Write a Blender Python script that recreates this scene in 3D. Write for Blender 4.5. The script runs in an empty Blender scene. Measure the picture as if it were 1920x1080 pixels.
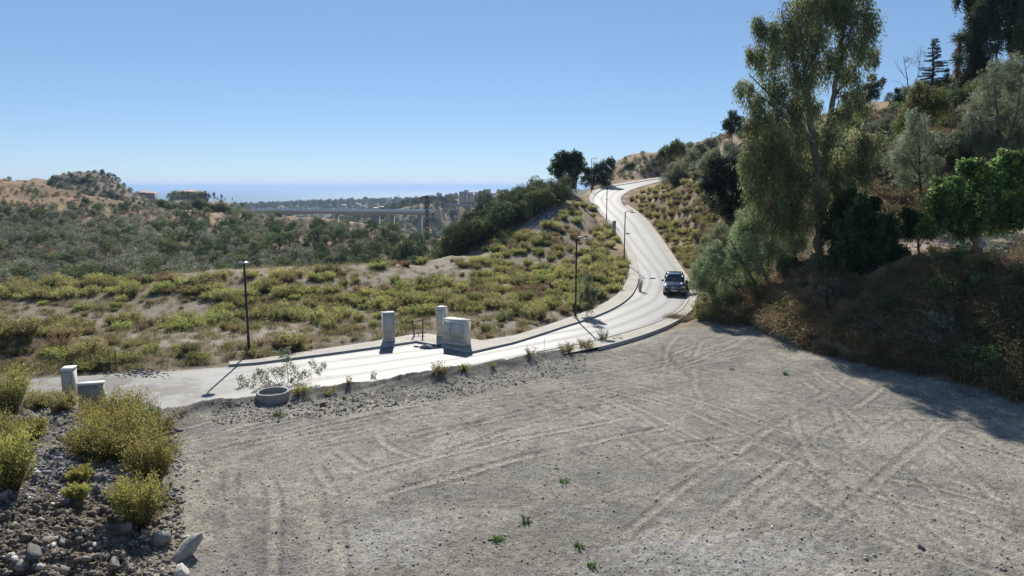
import bpy, bmesh, math, random
import numpy as np
from mathutils import Vector, Matrix

# ------------------------------------------------------------------ camera, sky, sun, exposure
F = 1280.0            # focal length in photo pixels (24 mm equivalent, 1920 px wide)
CAMZ = 9.7
PITCH = math.atan(190.0 / F)
CP, SP = math.cos(PITCH), math.sin(PITCH)
scene = bpy.context.scene
COL = scene.collection
cam_d = bpy.data.cameras.new('camera'); cam = bpy.data.objects.new('camera', cam_d); COL.objects.link(cam)
cam_d.sensor_width = 36; cam_d.lens = 24.0; cam_d.clip_start = 0.1; cam_d.clip_end = 90000
cam.location = (0, 0, CAMZ); cam.rotation_euler = (math.pi / 2 - PITCH, 0, 0)
scene.camera = cam

SUN_EL = math.radians(38); SUN_AZ = math.radians(-6)      # azimuth measured from +Y towards +X
w = bpy.data.worlds.new('World'); scene.world = w; w.use_nodes = True
nt = w.node_tree; bg = nt.nodes['Background']
sky = nt.nodes.new('ShaderNodeTexSky'); sky.sky_type = 'NISHITA'; sky.sun_disc = False
sky.sun_elevation = SUN_EL; sky.sun_rotation = SUN_AZ
sky.altitude = 2500; sky.air_density = 1.0; sky.dust_density = 0.0; sky.ozone_density = 10
gm = nt.nodes.new('ShaderNodeGamma'); gm.inputs[1].default_value = .66        # milder contrast between zenith and horizon
nt.links.new(sky.outputs[0], gm.inputs[0]); nt.links.new(gm.outputs[0], bg.inputs[0]); bg.inputs[1].default_value = 0.145
sd = bpy.data.lights.new('sun', 'SUN'); sd.energy = 4.6; sd.angle = math.radians(0.55); sd.color = (1, 0.95, 0.86)
so = bpy.data.objects.new('sun', sd); COL.objects.link(so)
sdir = Vector((math.sin(SUN_AZ) * math.cos(SUN_EL), math.cos(SUN_AZ) * math.cos(SUN_EL), math.sin(SUN_EL)))
so.rotation_euler = sdir.to_track_quat('Z', 'Y').to_euler(); so.location = sdir * 60 + Vector((0, 0, 20))
vs = scene.view_settings
vs.view_transform = 'Standard'; vs.look = 'None'; vs.gamma = 1; vs.exposure = 0.50
scene.cycles.max_bounces = 6; scene.cycles.transparent_max_bounces = 4; scene.cycles.volume_bounces = 1
scene.cycles.diffuse_bounces = 3; scene.cycles.glossy_bounces = 2; scene.cycles.transmission_bounces = 3

# ------------------------------------------------------------------ helpers
rng = np.random.default_rng(7); random.seed(7)
def slope_of(v):
    q = (v - 540) / F
    return (q * CP + SP) / (CP - q * SP)
def W(u, v, D):
    """a point seen at photo pixel (u, v), D metres ahead"""
    q = (v - 540) / F; t = D / (CP - q * SP)
    return np.array([(u - 960) / F * t, D, CAMZ - (q * CP + SP) * t])
def WZ(u, D, z):
    s = (CAMZ - z) / D; q = (s * CP - SP) / (CP + s * SP)
    return np.array([(u - 960) / F * D / (CP - q * SP), D, z])
def to_px(x, y, z):
    dz = CAMZ - z
    fwd = y * CP + dz * SP; dn = dz * CP - y * SP
    return 960 + F * x / fwd, 540 + F * dn / fwd

def _h(ix, iy, s):
    n = (ix.astype(np.int64) * 374761393 + iy.astype(np.int64) * 668265263 + s * 982451653) & 0x7fffffff
    n = ((n ^ (n >> 13)) * 1274126177) & 0x7fffffff
    return ((n ^ (n >> 16)) & 0xffff) / 65535.0
def vn(x, y, s=0):
    ix = np.floor(x); iy = np.floor(y); fx = x - ix; fy = y - iy
    fx = fx * fx * (3 - 2 * fx); fy = fy * fy * (3 - 2 * fy)
    a = _h(ix, iy, s); b = _h(ix + 1, iy, s); c = _h(ix, iy + 1, s); d = _h(ix + 1, iy + 1, s)
    return (a + (b - a) * fx) * (1 - fy) + (c + (d - c) * fx) * fy
def fbm(x, y, o=4, s=0):
    r = 0; am = .5; t = 0
    for k in range(o):
        r = r + am * vn(x * 2 ** k + 13.7 * k, y * 2 ** k - 7.1 * k, s + k); t += am; am *= .5
    return r / t
def sst(x, a, b):
    t = np.clip((x - a) / (b - a), 0, 1); return t * t * (3 - 2 * t)

def mesh_np(name, V, Fq, C=None, mat=None, smooth=False, uv=None):
    V = np.asarray(V, dtype=np.float32); Fq = np.asarray(Fq, dtype=np.int32)
    me = bpy.data.meshes.new(name); n, k = Fq.shape
    me.vertices.add(len(V)); me.vertices.foreach_set('co', V.ravel())
    me.loops.add(n * k); me.loops.foreach_set('vertex_index', Fq.ravel())
    me.polygons.add(n); me.polygons.foreach_set('loop_start', np.arange(0, n * k, k, dtype=np.int32))
    if smooth: me.polygons.foreach_set('use_smooth', np.ones(n, dtype=bool))
    me.update(calc_edges=True)
    if C is not None:
        at = me.color_attributes.new('Col', 'FLOAT_COLOR', 'POINT')
        c4 = np.ones((len(V), 4), dtype=np.float32); c4[:, :3] = C; at.data.foreach_set('color', c4.ravel())
    if uv is not None:
        l = me.uv_layers.new(name='UVMap'); l.data.foreach_set('uv', np.asarray(uv, dtype=np.float32)[Fq.ravel()].ravel())
    if mat: me.materials.append(mat)
    return me
def link(name, me, parent=None, label=None, cat=None, group=None, kind=None, loc=None):
    o = bpy.data.objects.new(name, me); COL.objects.link(o)
    if parent: o.parent = parent
    if loc is not None: o.location = loc
    if label: o['label'] = label
    if cat: o['category'] = cat
    if group: o['group'] = group
    if kind: o['kind'] = kind
    return o
def thing(name, label, cat, loc=(0, 0, 0), rz=0, group=None):
    o = link(name, None, None, label, cat, group, None, loc); o.rotation_euler = (0, 0, rz); return o

class MB:
    """collects quads (with vertex colours) into one mesh"""
    def __init__(s): s.V = []; s.F = []; s.C = []; s.n = 0
    def add(s, V, Fq, C=(.5, .5, .5)):
        V = np.asarray(V, float); s.V.append(V); s.F.append(np.asarray(Fq, int).reshape(-1, 4) + s.n)
        C = np.asarray(C, float)
        s.C.append(np.tile(C, (len(V), 1)) if C.ndim == 1 else C); s.n += len(V); return s
    def box(s, x0, x1, y0, y1, z0, z1, C=(.5, .5, .5), tx=0, ty=0):
        V = [(x0, y0, z0), (x1, y0, z0), (x1, y1, z0), (x0, y1, z0), (x0 + tx, y0 + ty, z1), (x1 - tx, y0 + ty, z1), (x1 - tx, y1 - ty, z1), (x0 + tx, y1 - ty, z1)]
        return s.add(V, [(0, 3, 2, 1), (4, 5, 6, 7), (0, 1, 5, 4), (1, 2, 6, 5), (2, 3, 7, 6), (3, 0, 4, 7)], C)
    def bar(s, a, b, r, C=(.5, .5, .5), n=6, r2=None):
        return s.tube([a, b], [r, r if r2 is None else r2], n, C)
    def tube(s, P, R, n=6, C=(.5, .5, .5), caps=True):
        P = np.asarray(P, float); R = np.asarray(R, float); m = len(P)
        T = np.gradient(P, axis=0) if m > 1 else P
        T /= np.linalg.norm(T, axis=1)[:, None] + 1e-9
        ref = np.where(np.abs(T[:, 2:3]) > .9, np.array([[1., 0, 0]]), np.array([[0, 0, 1.]]))
        A = np.cross(T, ref); A /= np.linalg.norm(A, axis=1)[:, None] + 1e-9; B = np.cross(T, A)
        an = np.arange(n) * 2 * np.pi / n
        V = P[:, None] + R[:, None, None] * (A[:, None] * np.cos(an)[None, :, None] + B[:, None] * np.sin(an)[None, :, None])
        i = np.arange(m - 1)[:, None] * n; j = np.arange(n)[None]; k = (j + 1) % n
        Fq = np.stack([i + j, i + k, i + n + k, i + n + j], -1).reshape(-1, 4)
        V = V.reshape(-1, 3)
        if caps:
            V = np.vstack([V, P[:1], P[-1:]]); c0 = m * n; c1 = c0 + 1; e = (m - 1) * n
            j = np.arange(0, n, 2)
            f0 = np.stack([np.full_like(j, c0), (j + 2) % n, (j + 1) % n, j], -1)
            f1 = np.stack([np.full_like(j, c1), e + j, e + (j + 1) % n, e + (j + 2) % n], -1)
            Fq = np.vstack([Fq, f0, f1])
        return s.add(V, Fq, C)
    def data(s): return np.vstack(s.V), np.vstack(s.F), np.vstack(s.C)
    def mesh(s, name, mat, smooth=False): V, Fq, C = s.data(); return mesh_np(name, V, Fq, C, mat, smooth)
    def build(s, name, mat, parent=None, smooth=False, **k): return link(name, s.mesh(name, mat, smooth), parent, **k)

# ------------------------------------------------------------------ materials
def new_mat(name):
    m = bpy.data.materials.new(name); m.use_nodes = True
    return m, m.node_tree, m.node_tree.nodes['Principled BSDF']
def N(t, typ, **k):
    n = t.nodes.new(typ)
    for a, b in k.items(): setattr(n, a, b)
    return n
def noise(t, scale, detail=4, rough=.6, vec=None, typ=None):
    n = N(t, 'ShaderNodeTexNoise'); n.inputs['Scale'].default_value = scale
    n.inputs['Detail'].default_value = detail; n.inputs['Roughness'].default_value = rough
    if vec is not None: t.links.new(vec, n.inputs['Vector'])
    return n.outputs[0]
def ramp(t, fac, stops):
    r = N(t, 'ShaderNodeValToRGB'); t.links.new(fac, r.inputs[0]); e = r.color_ramp.elements
    while len(e) < len(stops): e.new(.5)
    for el, (p, c) in zip(e, stops):
        el.position = p; el.color = (c, c, c, 1) if not hasattr(c, '__len__') else (*c, 1)
    return r.outputs[0]
def mix(t, fac, a, b, mode='MIX'):
    m = N(t, 'ShaderNodeMix', data_type='RGBA', blend_type=mode)
    for i, x in ((0, fac), (6, a), (7, b)):
        if isinstance(x, bpy.types.NodeSocket): t.links.new(x, m.inputs[i])
        elif i == 0: m.inputs[0].default_value = x
        else: m.inputs[i].default_value = (*x, 1) if len(x) == 3 else x
    return m.outputs[2]
def math_n(t, op, a, b=None, c=None):
    m = N(t, 'ShaderNodeMath', operation=op)
    for i, x in enumerate((a, b, c)):
        if x is None: continue
        if isinstance(x, bpy.types.NodeSocket): t.links.new(x, m.inputs[i])
        else: m.inputs[i].default_value = x
    return m.outputs[0]
def attr(t, name='Col'): return N(t, 'ShaderNodeAttribute', attribute_name=name).outputs['Color']
def bump(t, p, h, strength, dist):
    b = N(t, 'ShaderNodeBump'); b.inputs['Strength'].default_value = strength; b.inputs['Distance'].default_value = dist
    t.links.new(h, b.inputs['Height']); t.links.new(b.outputs[0], p.inputs['Normal'])
def geo_pos(t): return N(t, 'ShaderNodeNewGeometry').outputs['Position']

def mat_vc(name, rough=.8, var=.25, scale=3., spec=.3, bmp=0., metallic=0.):
    m, t, p = new_mat(name); tc = N(t, 'ShaderNodeTexCoord').outputs['Object']
    n1 = noise(t, scale, 5, .65, tc)
    f = ramp(t, n1, [(.25, 1 - var), (.75, 1 + var)])
    t.links.new(mix(t, 1, attr(t), f, 'MULTIPLY'), p.inputs['Base Color'])
    p.inputs['Roughness'].default_value = rough; p.inputs['Specular IOR Level'].default_value = spec
    p.inputs['Metallic'].default_value = metallic
    if bmp: bump(t, p, noise(t, scale * 4, 5, .7, tc), bmp, .05)
    return m
def mat_leaf(name, trans=.35, rough=.55, spec=.25):
    m, t, p = new_mat(name); oi = N(t, 'ShaderNodeObjectInfo').outputs['Random']
    hs = N(t, 'ShaderNodeHueSaturation'); t.links.new(attr(t), hs.inputs['Color'])
    t.links.new(ramp(t, oi, [(0, .75), (1, 1.25)]), hs.inputs['Value'])
    t.links.new(math_n(t, 'MULTIPLY_ADD', oi, .03, .485), hs.inputs['Hue'])
    p.inputs['Roughness'].default_value = rough; p.inputs['Specular IOR Level'].default_value = spec
    t.links.new(hs.outputs[0], p.inputs['Base Color'])
    tr = N(t, 'ShaderNodeBsdfTranslucent'); t.links.new(hs.outputs[0], tr.inputs[0])
    ms = N(t, 'ShaderNodeMixShader'); ms.inputs[0].default_value = trans
    t.links.new(p.outputs[0], ms.inputs[1]); t.links.new(tr.outputs[0], ms.inputs[2])
    t.links.new(ms.outputs[0], t.nodes['Material Output'].inputs[0]); return m
M_LEAF = mat_leaf('leaf', .5); M_SCRUB = mat_leaf('shrub_leaf', .4); M_FAR = mat_leaf('far_foliage', .3, .7, .1)
M_BARK = mat_vc('bark', .9, .35, 6, .1, .6); M_STONE = mat_vc('stone', .85, .35, 9, .3, .5)
M_CONC = mat_vc('concrete_render', .75, .12, 2.5, .3, .15); M_PAINT = mat_vc('dark_paint', .45, .08, 4, .5)
M_PLAIN = mat_vc('plain', .7, .1, 1, .3)
# ------------------------------------------------------------------ the road in the world
_zd = [0, 50, 60, 69, 77, 86, 96, 106, 125, 140, 160, 200, 260, 400]
_zz = [0, 0, .15, .55, 1.1, 1.95, 3.05, 4.6, 7.1, 8.9, 11.1, 15, 18, 19]
def zr(D): return np.interp(D, _zd, _zz)
def on_road(u, v):
    s = slope_of(v); D = np.linspace(15, 230, 8000); g = CAMZ - s * D - zr(D)
    i = np.argmax(g < 0) if (g < 0).any() else len(D) - 1
    return W(u, v, D[i])
LE = [(-150,722),(300,697),(480,684),(620,666),(700,655),(780,643),(885,663),(960,646),(1060,614),(1120,594),(1160,575),(1185,555),(1197,530),(1197,508),(1190,480),(1180,458),(1165,437),(1145,415),(1128,396),(1116,382),(1113,373),(1118,364),(1135,354),(1160,348),(1190,343),(1232,336)]
RE = [(-150,775),(300,775),(450,755),(600,733),(700,719),(790,704),(905,684),(990,666),(1105,643),(1190,620),(1245,600),(1278,580),(1290,556),(1284,530),(1262,494),(1244,466),(1226,440),(1205,413),(1187,397),(1170,386),(1164,377),(1166,368),(1180,358),(1195,352),(1212,347),(1235,341)]
LO = [(-150,714),(300,692),(480,677),(620,655),(700,643),(790,627),(905,641),(962,632),(1055,602),(1108,582),(1143,564),(1163,547),(1176,525),(1180,505),(1176,480),(1168,458),(1155,437),(1138,415),(1120,396),(1109,382),(1105,372),(1110,361),(1131,351),(1160,345),(1190,340),(1232,333)]
RO = [(-150,785),(300,785),(450,765),(600,743),(700,729),(790,714),(905,694),(1000,677),(1120,654),(1206,630),(1262,607),(1295,582),(1304,556),(1293,527),(1269,492),(1250,463),(1232,437),(1211,411),(1192,395),(1176,384),(1172,377),(1174,369),(1186,360),(1201,355),(1218,349),(1240,344)]
def path3(px):
    P = np.array([on_road(u, v) for u, v in px]); out = [P[0]]
    for i in range(len(P) - 1):
        a, b = P[i], P[i + 1]; n = 14
        p0 = P[max(i - 1, 0)]; p3 = P[min(i + 2, len(P) - 1)]
        for k in range(1, n + 1):
            t = k / n
            if i < 7: q = a + (b - a) * t
            else: q = .5 * (2 * a + (b - p0) * t + (2 * p0 - 5 * a + 4 * b - p3) * t * t + (3 * a - p0 - 3 * b + p3) * t ** 3)
            out.append(q)
    out = np.array(out)
    d = out[-1] - out[-8]; d /= np.linalg.norm(d[:2]); d[2] = 0
    ext = [out[-1] + d * k * 3 for k in range(1, 12)]
    out = np.vstack([out, ext]); out[:, 2] = zr(out[:, 1]); return out
PL, PR, PLO, PRO = path3(LE), path3(RE), path3(LO), path3(RO)
NP_ = len(PL)
# raster fields of the road corridor
GX0, GY0, GS = -48.0, 18.0, .4
gx = np.arange(GX0, 62, GS); gy = np.arange(GY0, 215, GS); GXX, GYY = np.meshgrid(gx, gy)
def seg_dist(P, X, Y):
    """distance from points to a polyline, + the line's x-y parameter"""
    best = np.full(X.shape, 1e9)
    for i in range(len(P) - 1):
        ax, ay = P[i, 0], P[i, 1]; dx, dy = P[i + 1, 0] - ax, P[i + 1, 1] - ay; L2 = dx * dx + dy * dy + 1e-9
        t = np.clip(((X - ax) * dx + (Y - ay) * dy) / L2, 0, 1)
        best = np.minimum(best, (X - ax - t * dx) ** 2 + (Y - ay - t * dy) ** 2)
    return np.sqrt(best)
_samp = []
for t in np.linspace(0, 1, 22): _samp.append(PLO * (1 - t) + PRO * t)
_samp = np.vstack(_samp)
dist_in = np.full(GXX.shape, 99.)
for p in _samp:
    i0 = int((p[1] - 5 - GY0) / GS); i1 = int((p[1] + 5 - GY0) / GS); j0 = int((p[0] - 5 - GX0) / GS); j1 = int((p[0] + 5 - GX0) / GS)
    i0, j0 = max(i0, 0), max(j0, 0)
    if i1 <= 0 or j1 <= 0: continue
    sub = dist_in[i0:i1, j0:j1]
    np.minimum(sub, np.hypot(GXX[i0:i1, j0:j1] - p[0], GYY[i0:i1, j0:j1] - p[1]), out=sub)
dist_R = seg_dist(PR[14:14 * 8:3], GXX, GYY)
def fld(Fd, x, y):
    i = np.clip((y - GY0) / GS, 0, len(gy) - 1.001); j = np.clip((x - GX0) / GS, 0, len(gx) - 1.001)
    i0 = i.astype(int); j0 = j.astype(int); a = i - i0; b = j - j0
    r = (Fd[i0, j0] * (1 - b) + Fd[i0, j0 + 1] * b) * (1 - a) + (Fd[i0 + 1, j0] * (1 - b) + Fd[i0 + 1, j0 + 1] * b) * a
    out = (x < GX0) | (x > gx[-1]) | (y < GY0) | (y > gy[-1])
    return np.where(out, 99., r)

# ------------------------------------------------------------------ terrain from control points
CPT = []
def cp(u, v, D): p = W(u, v, D); CPT.append((p[0] / D, math.log(D), p[2]))
def cz(u, D, z): p = WZ(u, D, z); CPT.append((p[0] / D, math.log(D), z))
for u in (430, 700, 960, 1300, 1600, 1900, 2400, 3000):
    for D in (4, 9, 14, 20): cz(u, D, .3)
    if u < 2000: cz(u, 27, .3)
for u, D, z in [(-900,9,3.5),(-900,17,4),(-900,28,3.5),(-400,14,2.6),(-400,22,2.8),(-400,30,1.5),(0,9,1.4),(0,13,1.3),(0,17,1.7),(0,22,1.5),(0,26,1.0),(0,30,.2),
                (180,10,.9),(180,14,.8),(180,20,1.0),(180,25,.5),(330,12,.35),(330,17,.35),(330,24,.3),(180,30,0),(330,30,.05)]: cz(u, D, z)
for u in (-1400, -900, -400, 0, 250, 500, 750): 
    for D in (36, 44, 54): cz(u, D, 0 if u > -200 else .5)
for u, D in [(-900,60),(-400,62),(0,64),(150,66),(300,70),(450,73),(600,76),(700,80),(800,84)]: cz(u, D, 0)
for u in (-1400, -900, -400, 0, 150, 300, 450, 600, 700):
    cz(u, 98, -15)
    k = max(0, -u) * .05
    cp(u, 548, 118); cp(u, 520 - k, 140); cp(u, 480 - k, 165); cp(u, 440 - k, 200)
for u, v, D in [(-400,300,300),(-900,250,300),(-400,350,250),(-900,320,240),(0,335,300),(0,372,255),(60,345,300),(100,354,300),(100,388,250),(200,375,300),(200,400,250),(300,392,300),(300,412,250),(400,398,290),
                (450,418,250),(500,412,290),(600,421,290),(600,434,240),(700,430,290),(750,436,260),(780,455,200)]: cp(u, v, D)
for u, v, D in [(80,346,440),(130,330,450),(190,325,450),(215,338,450),(250,360,450),(285,380,450),(340,393,520),(370,391,520),(420,379,560),(445,384,560),(465,394,560)]: cp(u, v, D)
for u, D, z in [(-400,600,10),(-900,600,30),(0,370,8),(100,365,2),(190,370,-3),(400,400,-18),(550,400,-35),(700,400,-35),(560,600,-45),(680,600,-50),(800,620,-38),(250,900,-30),(450,900,-50),(650,900,-62),(100,700,-10),
                (850,900,-45),(-400,2000,-40),(100,1500,-50),(450,1600,-75),(700,1500,-80)]: cz(u, D, z)
for u, v, D in [(480,390,3200),(560,385,3000),(620,382,3000),(700,383,2800),(760,379,2600),(830,379,2400),(900,380,2000),(960,381,1800),(880,379,1000),(920,378,1000),(1000,372,1500),(830,388,900)]: cp(u, v, D)
for u in (-900, -300, 200, 400, 480, 600, 750, 900, 1100, 1500, 2500): cz(u, 4000, -108); cz(u, 6500, -140)
for u, D, z in [(1500,600,15),(2300,600,25),(1200,600,-10),(1500,2000,-30),(2500,2000,0),(1100,2500,-70),(1100,900,-35)]: cz(u, D, z)
for u, v, D in [(800,490,88),(870,478,94),(850,468,108),(900,440,112),(950,412,116),(1000,388,119),(1050,368,122),(1090,356,128),(1150,342,146),(900,520,72),(1000,520,70),(1000,480,80),(1000,440,88),(1050,402,97),(1080,378,108),
                (950,470,84),(905,476,90),(1080,480,78),(1080,520,66),(1080,560,57),(1110,440,91)]: cp(u, v, D)
for u, D, z in [(700,54,0),(850,60,0),(950,56,0),(800,120,-9),(780,140,-14),(850,150,-12),(950,155,-8),(1000,160,-4),(1050,165,1),(1100,190,6),(900,250,-25),(1000,250,-25),(1100,320,-18),(1000,400,-35)]: cz(u, D, z)
for u, v, D in [(1160,298,185),(1200,293,190),(1240,291,190),(1190,332,165),(1300,540,62),(1330,500,70),(1330,430,82),(1330,352,96),(1330,305,110),(1265,400,98),(1240,372,108),(1252,346,122),
                (1400,500,56),(1400,420,67),(1400,340,82),(1400,270,105),(1500,560,42.5),(1500,500,47.5),(1500,430,59),(1500,330,74),(1500,255,95),(1650,540,39),(1650,500,41.5),(1650,460,49),(1650,330,62),(1650,218,85),
                (1740,545,36.5),(1740,500,38.5),(1740,480,43),(1740,455,50),(1740,320,61),(1740,208,82),(1830,500,36.8),(1830,482,42),(1830,448,50),(1830,330,60),(1830,190,76),(1920,500,34.3),(1920,482,40),(1920,445,48),(1920,300,58),(1920,135,74)]: cp(u, v, D)
for u, D, z in [(1330,47.5,.4),(1400,46,.4),(1500,39.5,.4),(1650,35.3,.4),(1740,33.5,.4),(1830,31.3,.4),(1920,29,.4),(2300,26,.4),(2300,30.8,5.4),(2300,44,7),(2300,60,17),(2300,80,26),(2900,22,.4),(2900,30,5),(2900,50,16),(2900,80,28),
                (2900,200,35),(2300,200,32),(1240,230,17),(1300,160,13),(1400,160,19),(1500,160,21),(1650,160,22),(1830,160,27),(1400,300,20),(1240,300,5),(1700,300,25)]: cz(u, D, z)
for u, D in [(1330,47.5),(1400,46),(1500,39.5),(1650,35.3),(1740,33.5),(1830,31.3),(1920,29),(2300,26)]:
    cz(u, D - .8, .33); cz(u, D - 2.5, .3); cz(u, D - 5, .3)
for P, st in ((PL, 26), (PR, 26)):
    for p in P[14 * 9:-8:st]: CPT.append((p[0] / p[1], math.log(p[1]), p[2]))
CPT = np.array(CPT)
def _U(r2): return .5 * r2 * np.log(r2 + 1e-12)
_n = len(CPT); _A = CPT[:, :2]
_K = _U(((_A[:, None] - _A[None]) ** 2).sum(-1)) + np.eye(_n) * 2e-4
_Q = np.hstack([np.ones((_n, 1)), _A])
_S = np.vstack([np.hstack([_K, _Q]), np.hstack([_Q.T, np.zeros((3, 3))])])
_sol = np.linalg.solve(_S, np.concatenate([CPT[:, 2], np.zeros(3)]))
def tps(a, l):
    r = _sol[_n] + _sol[_n + 1] * a + _sol[_n + 2] * l
    for k in range(_n): r = r + _sol[k] * _U((a - _A[k, 0]) ** 2 + (l - _A[k, 1]) ** 2)
    return r
# coarse evaluation, then refined on the real grid
_ca = np.linspace(-3, 3, 481); _cl = np.linspace(math.log(3), math.log(7000), 480)
_CA, _CL = np.meshgrid(_ca, _cl); _CZ = tps(_CA, _CL)
def base_z(a, l):
    i = np.clip((l - _cl[0]) / (_cl[1] - _cl[0]), 0, 478.999); j = np.clip((a + 3) / (_ca[1] - _ca[0]), 0, 479.999)
    i0 = i.astype(int); j0 = j.astype(int); p = i - i0; q = j - j0
    return (_CZ[i0, j0] * (1 - q) + _CZ[i0, j0 + 1] * q) * (1 - p) + (_CZ[i0 + 1, j0] * (1 - q) + _CZ[i0 + 1, j0 + 1] * q) * p
ar = np.concatenate([np.linspace(-3, -.86, 60, endpoint=False), np.linspace(-.86, .86, 1100, endpoint=False), np.linspace(.86, 3, 60)])
lr = np.log(np.concatenate([np.geomspace(3, 12, 25, endpoint=False), np.geomspace(12, 50, 420, endpoint=False), np.geomspace(50, 400, 260, endpoint=False), np.geomspace(400, 6900, 90)]))
AA, LL = np.meshgrid(ar, lr); YY = np.exp(LL); XX = AA * YY
ZZ = base_z(AA, LL)
# zones (world positions)
foot = np.array([WZ(u, D, .4)[:2] for u, D in [(1290,50),(1330,47.5),(1400,46),(1500,39.5),(1650,35.3),(1740,33.5),(1830,31.3),(1920,29),(2300,26),(2900,22)]])
foot_y = np.interp(XX, foot[:, 0], foot[:, 1], left=60) - .4 + (fbm(XX * .8, YY * 0, 3, 77) - .5) * 1.4     # y of the embankment's foot at that x
d_in = fld(dist_in, XX, YY); d_R = fld(dist_R, XX, YY)
edge_y = np.interp(XX, PR[:14 * 9, 0], PR[:14 * 9, 1])       # lot/road edge
toe_x = np.interp(YY, [8, 14, 20, 26, 30], [-9.2 * .6, -8.2, -10.2, -13, -14])
lot = (1 - sst(YY - edge_y, -.2, .3)) * (1 - sst(YY - foot_y, -.6, .6)) * sst(XX - toe_x, -.8, .3)
mound = (1 - sst(XX - toe_x, -.8, .3)) * (1 - sst(YY, 27, 31))
bank = sst(YY - foot_y, -.3, 1.5) * sst(XX, 10, 14) * (1 - sst(YY, 140, 200))
toe = (XX > 9) & (YY > 22) & (YY < foot_y + 4)
ZZ = np.where(toe, np.maximum(np.minimum(ZZ, .36 + np.maximum(YY - foot_y, 0) * 1.25), .22), ZZ)
# height detail
ZZ = ZZ + lot * ((fbm(XX * .25, YY * .25, 3, 3) - .5) * .16 + (fbm(XX * 2.5, YY * 2.5, 4, 5) - .5) * .045 + (fbm(XX * 8, YY * 8, 3, 6) - .5) * .06)
lump = fbm(XX * 1.1, YY * 1.1, 5, 9)
ZZ = ZZ + mound * ((lump - .5) * .9 + (fbm(XX * 6, YY * 6, 3, 8) - .5) * .25)
ZZ = ZZ + bank * ((fbm(XX * .3, YY * .3, 5, 11) - .5) * 1.5 * sst(d_in, 1, 9) *  (1 - .7 * np.exp(-((YY - 48) / 4) ** 2)) + (fbm(XX * 2, YY * 2, 4, 12) - .5) * .35)
flat = (1 - lot) * (1 - mound) * (1 - bank)
ZZ = ZZ + flat * ((fbm(XX * .5, YY * .5, 5, 21) - .5) * np.interp(YY, [30, 60, 100, 200, 400], [.18, .25, .9, 1.2, .5]) + (fbm(XX * .06, YY * .06, 4, 22) - .5) * np.interp(YY, [90, 200, 400, 900], [0, 4, 7, 6]) * sst(d_in, 3, 15) + (fbm(XX * .006, YY * .006, 4, 23) - .5) * np.interp(YY, [600, 2000], [0, 10]))
ZZ = ZZ + 1.5 * np.exp(-(((XX + 31) / 3.5) ** 2 + ((YY - 40) / 2.2) ** 2)) * (.7 + .6 * lump)     # soil heap, far left
# tyre tracks in the lot
trk = np.zeros_like(ZZ); trd = np.zeros_like(ZZ)
def arc(px, py, h, r, L, gap=1.65, wd=.12, dep=.02, al=1.):
    """a pair of wheel marks through (px, py), heading h, radius r (signed), length L"""
    global ZZ, trk, trd
    cx, cy = px - r * math.sin(h), py + r * math.cos(h); R = abs(r); a0 = math.atan2(py - cy, px - cx)
    sub = (slice(None), slice(None))
    d = np.hypot(XX - cx, YY - cy); an = (np.arctan2(YY - cy, XX - cx) - a0 + np.pi) % (2 * np.pi) - np.pi; s_ = np.abs(an) * R
    m = (1 - sst(s_, L / 2 - 1.5, L / 2)) * lot * (.35 + .65 * sst(vn(XX * .6 + px, YY * .6 + py, 3), .25, .6))
    wob = (vn(XX * .35, YY * .35, int(R * 7 + px * 3) % 97) - .5) * .3
    for o in (-gap / 2, gap / 2):
        q = np.abs(d - R - o + wob); tread = .5 + .5 * np.sin(an * R * 24)
        ZZ = ZZ - m * dep * (np.exp(-(q / wd) ** 2) * (.6 + .6 * tread) - .9 * np.exp(-((q - wd * 2.0) / (wd * .7)) ** 2))
        trk = np.maximum(trk, m * al * np.exp(-(q / wd) ** 2) * (.6 + .4 * tread)); trd = np.maximum(trd, m * al * np.exp(-((q - wd * 1.9) / .07) ** 2))
R_ = random.Random(5)
for k in range(20):      # long sweeps from the lower left up to the road bend
    arc(R_.uniform(-9, 15), R_.uniform(21, 38), R_.uniform(.35, .85), R_.choice([-1, 1]) * R_.uniform(45, 160), R_.uniform(9, 26), dep=R_.uniform(.012, .04), al=R_.uniform(.35, 1))
for k in range(16):      # fan on the right, towards the picture's lower right
    arc(R_.uniform(2, 22), R_.uniform(19, 38), R_.uniform(1.3, 2.6), R_.choice([-1, 1]) * R_.uniform(18, 90), R_.uniform(5, 15), dep=R_.uniform(.012, .035), al=R_.uniform(.35, 1))
for k in range(15):      # short turning marks
    arc(R_.uniform(-6, 20), R_.uniform(17, 36), R_.uniform(0, 3.1), R_.choice([-1, 1]) * R_.uniform(5, 14), R_.uniform(4, 10), dep=R_.uniform(.012, .035), al=R_.uniform(.35, .9))
for k in range(2):       # along the foot of the mound
    arc(R_.uniform(-8, -5), R_.uniform(15, 24), R_.uniform(1.6, 2.1), R_.choice([-1, 1]) * 40, 14, dep=.02, al=.7)
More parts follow.
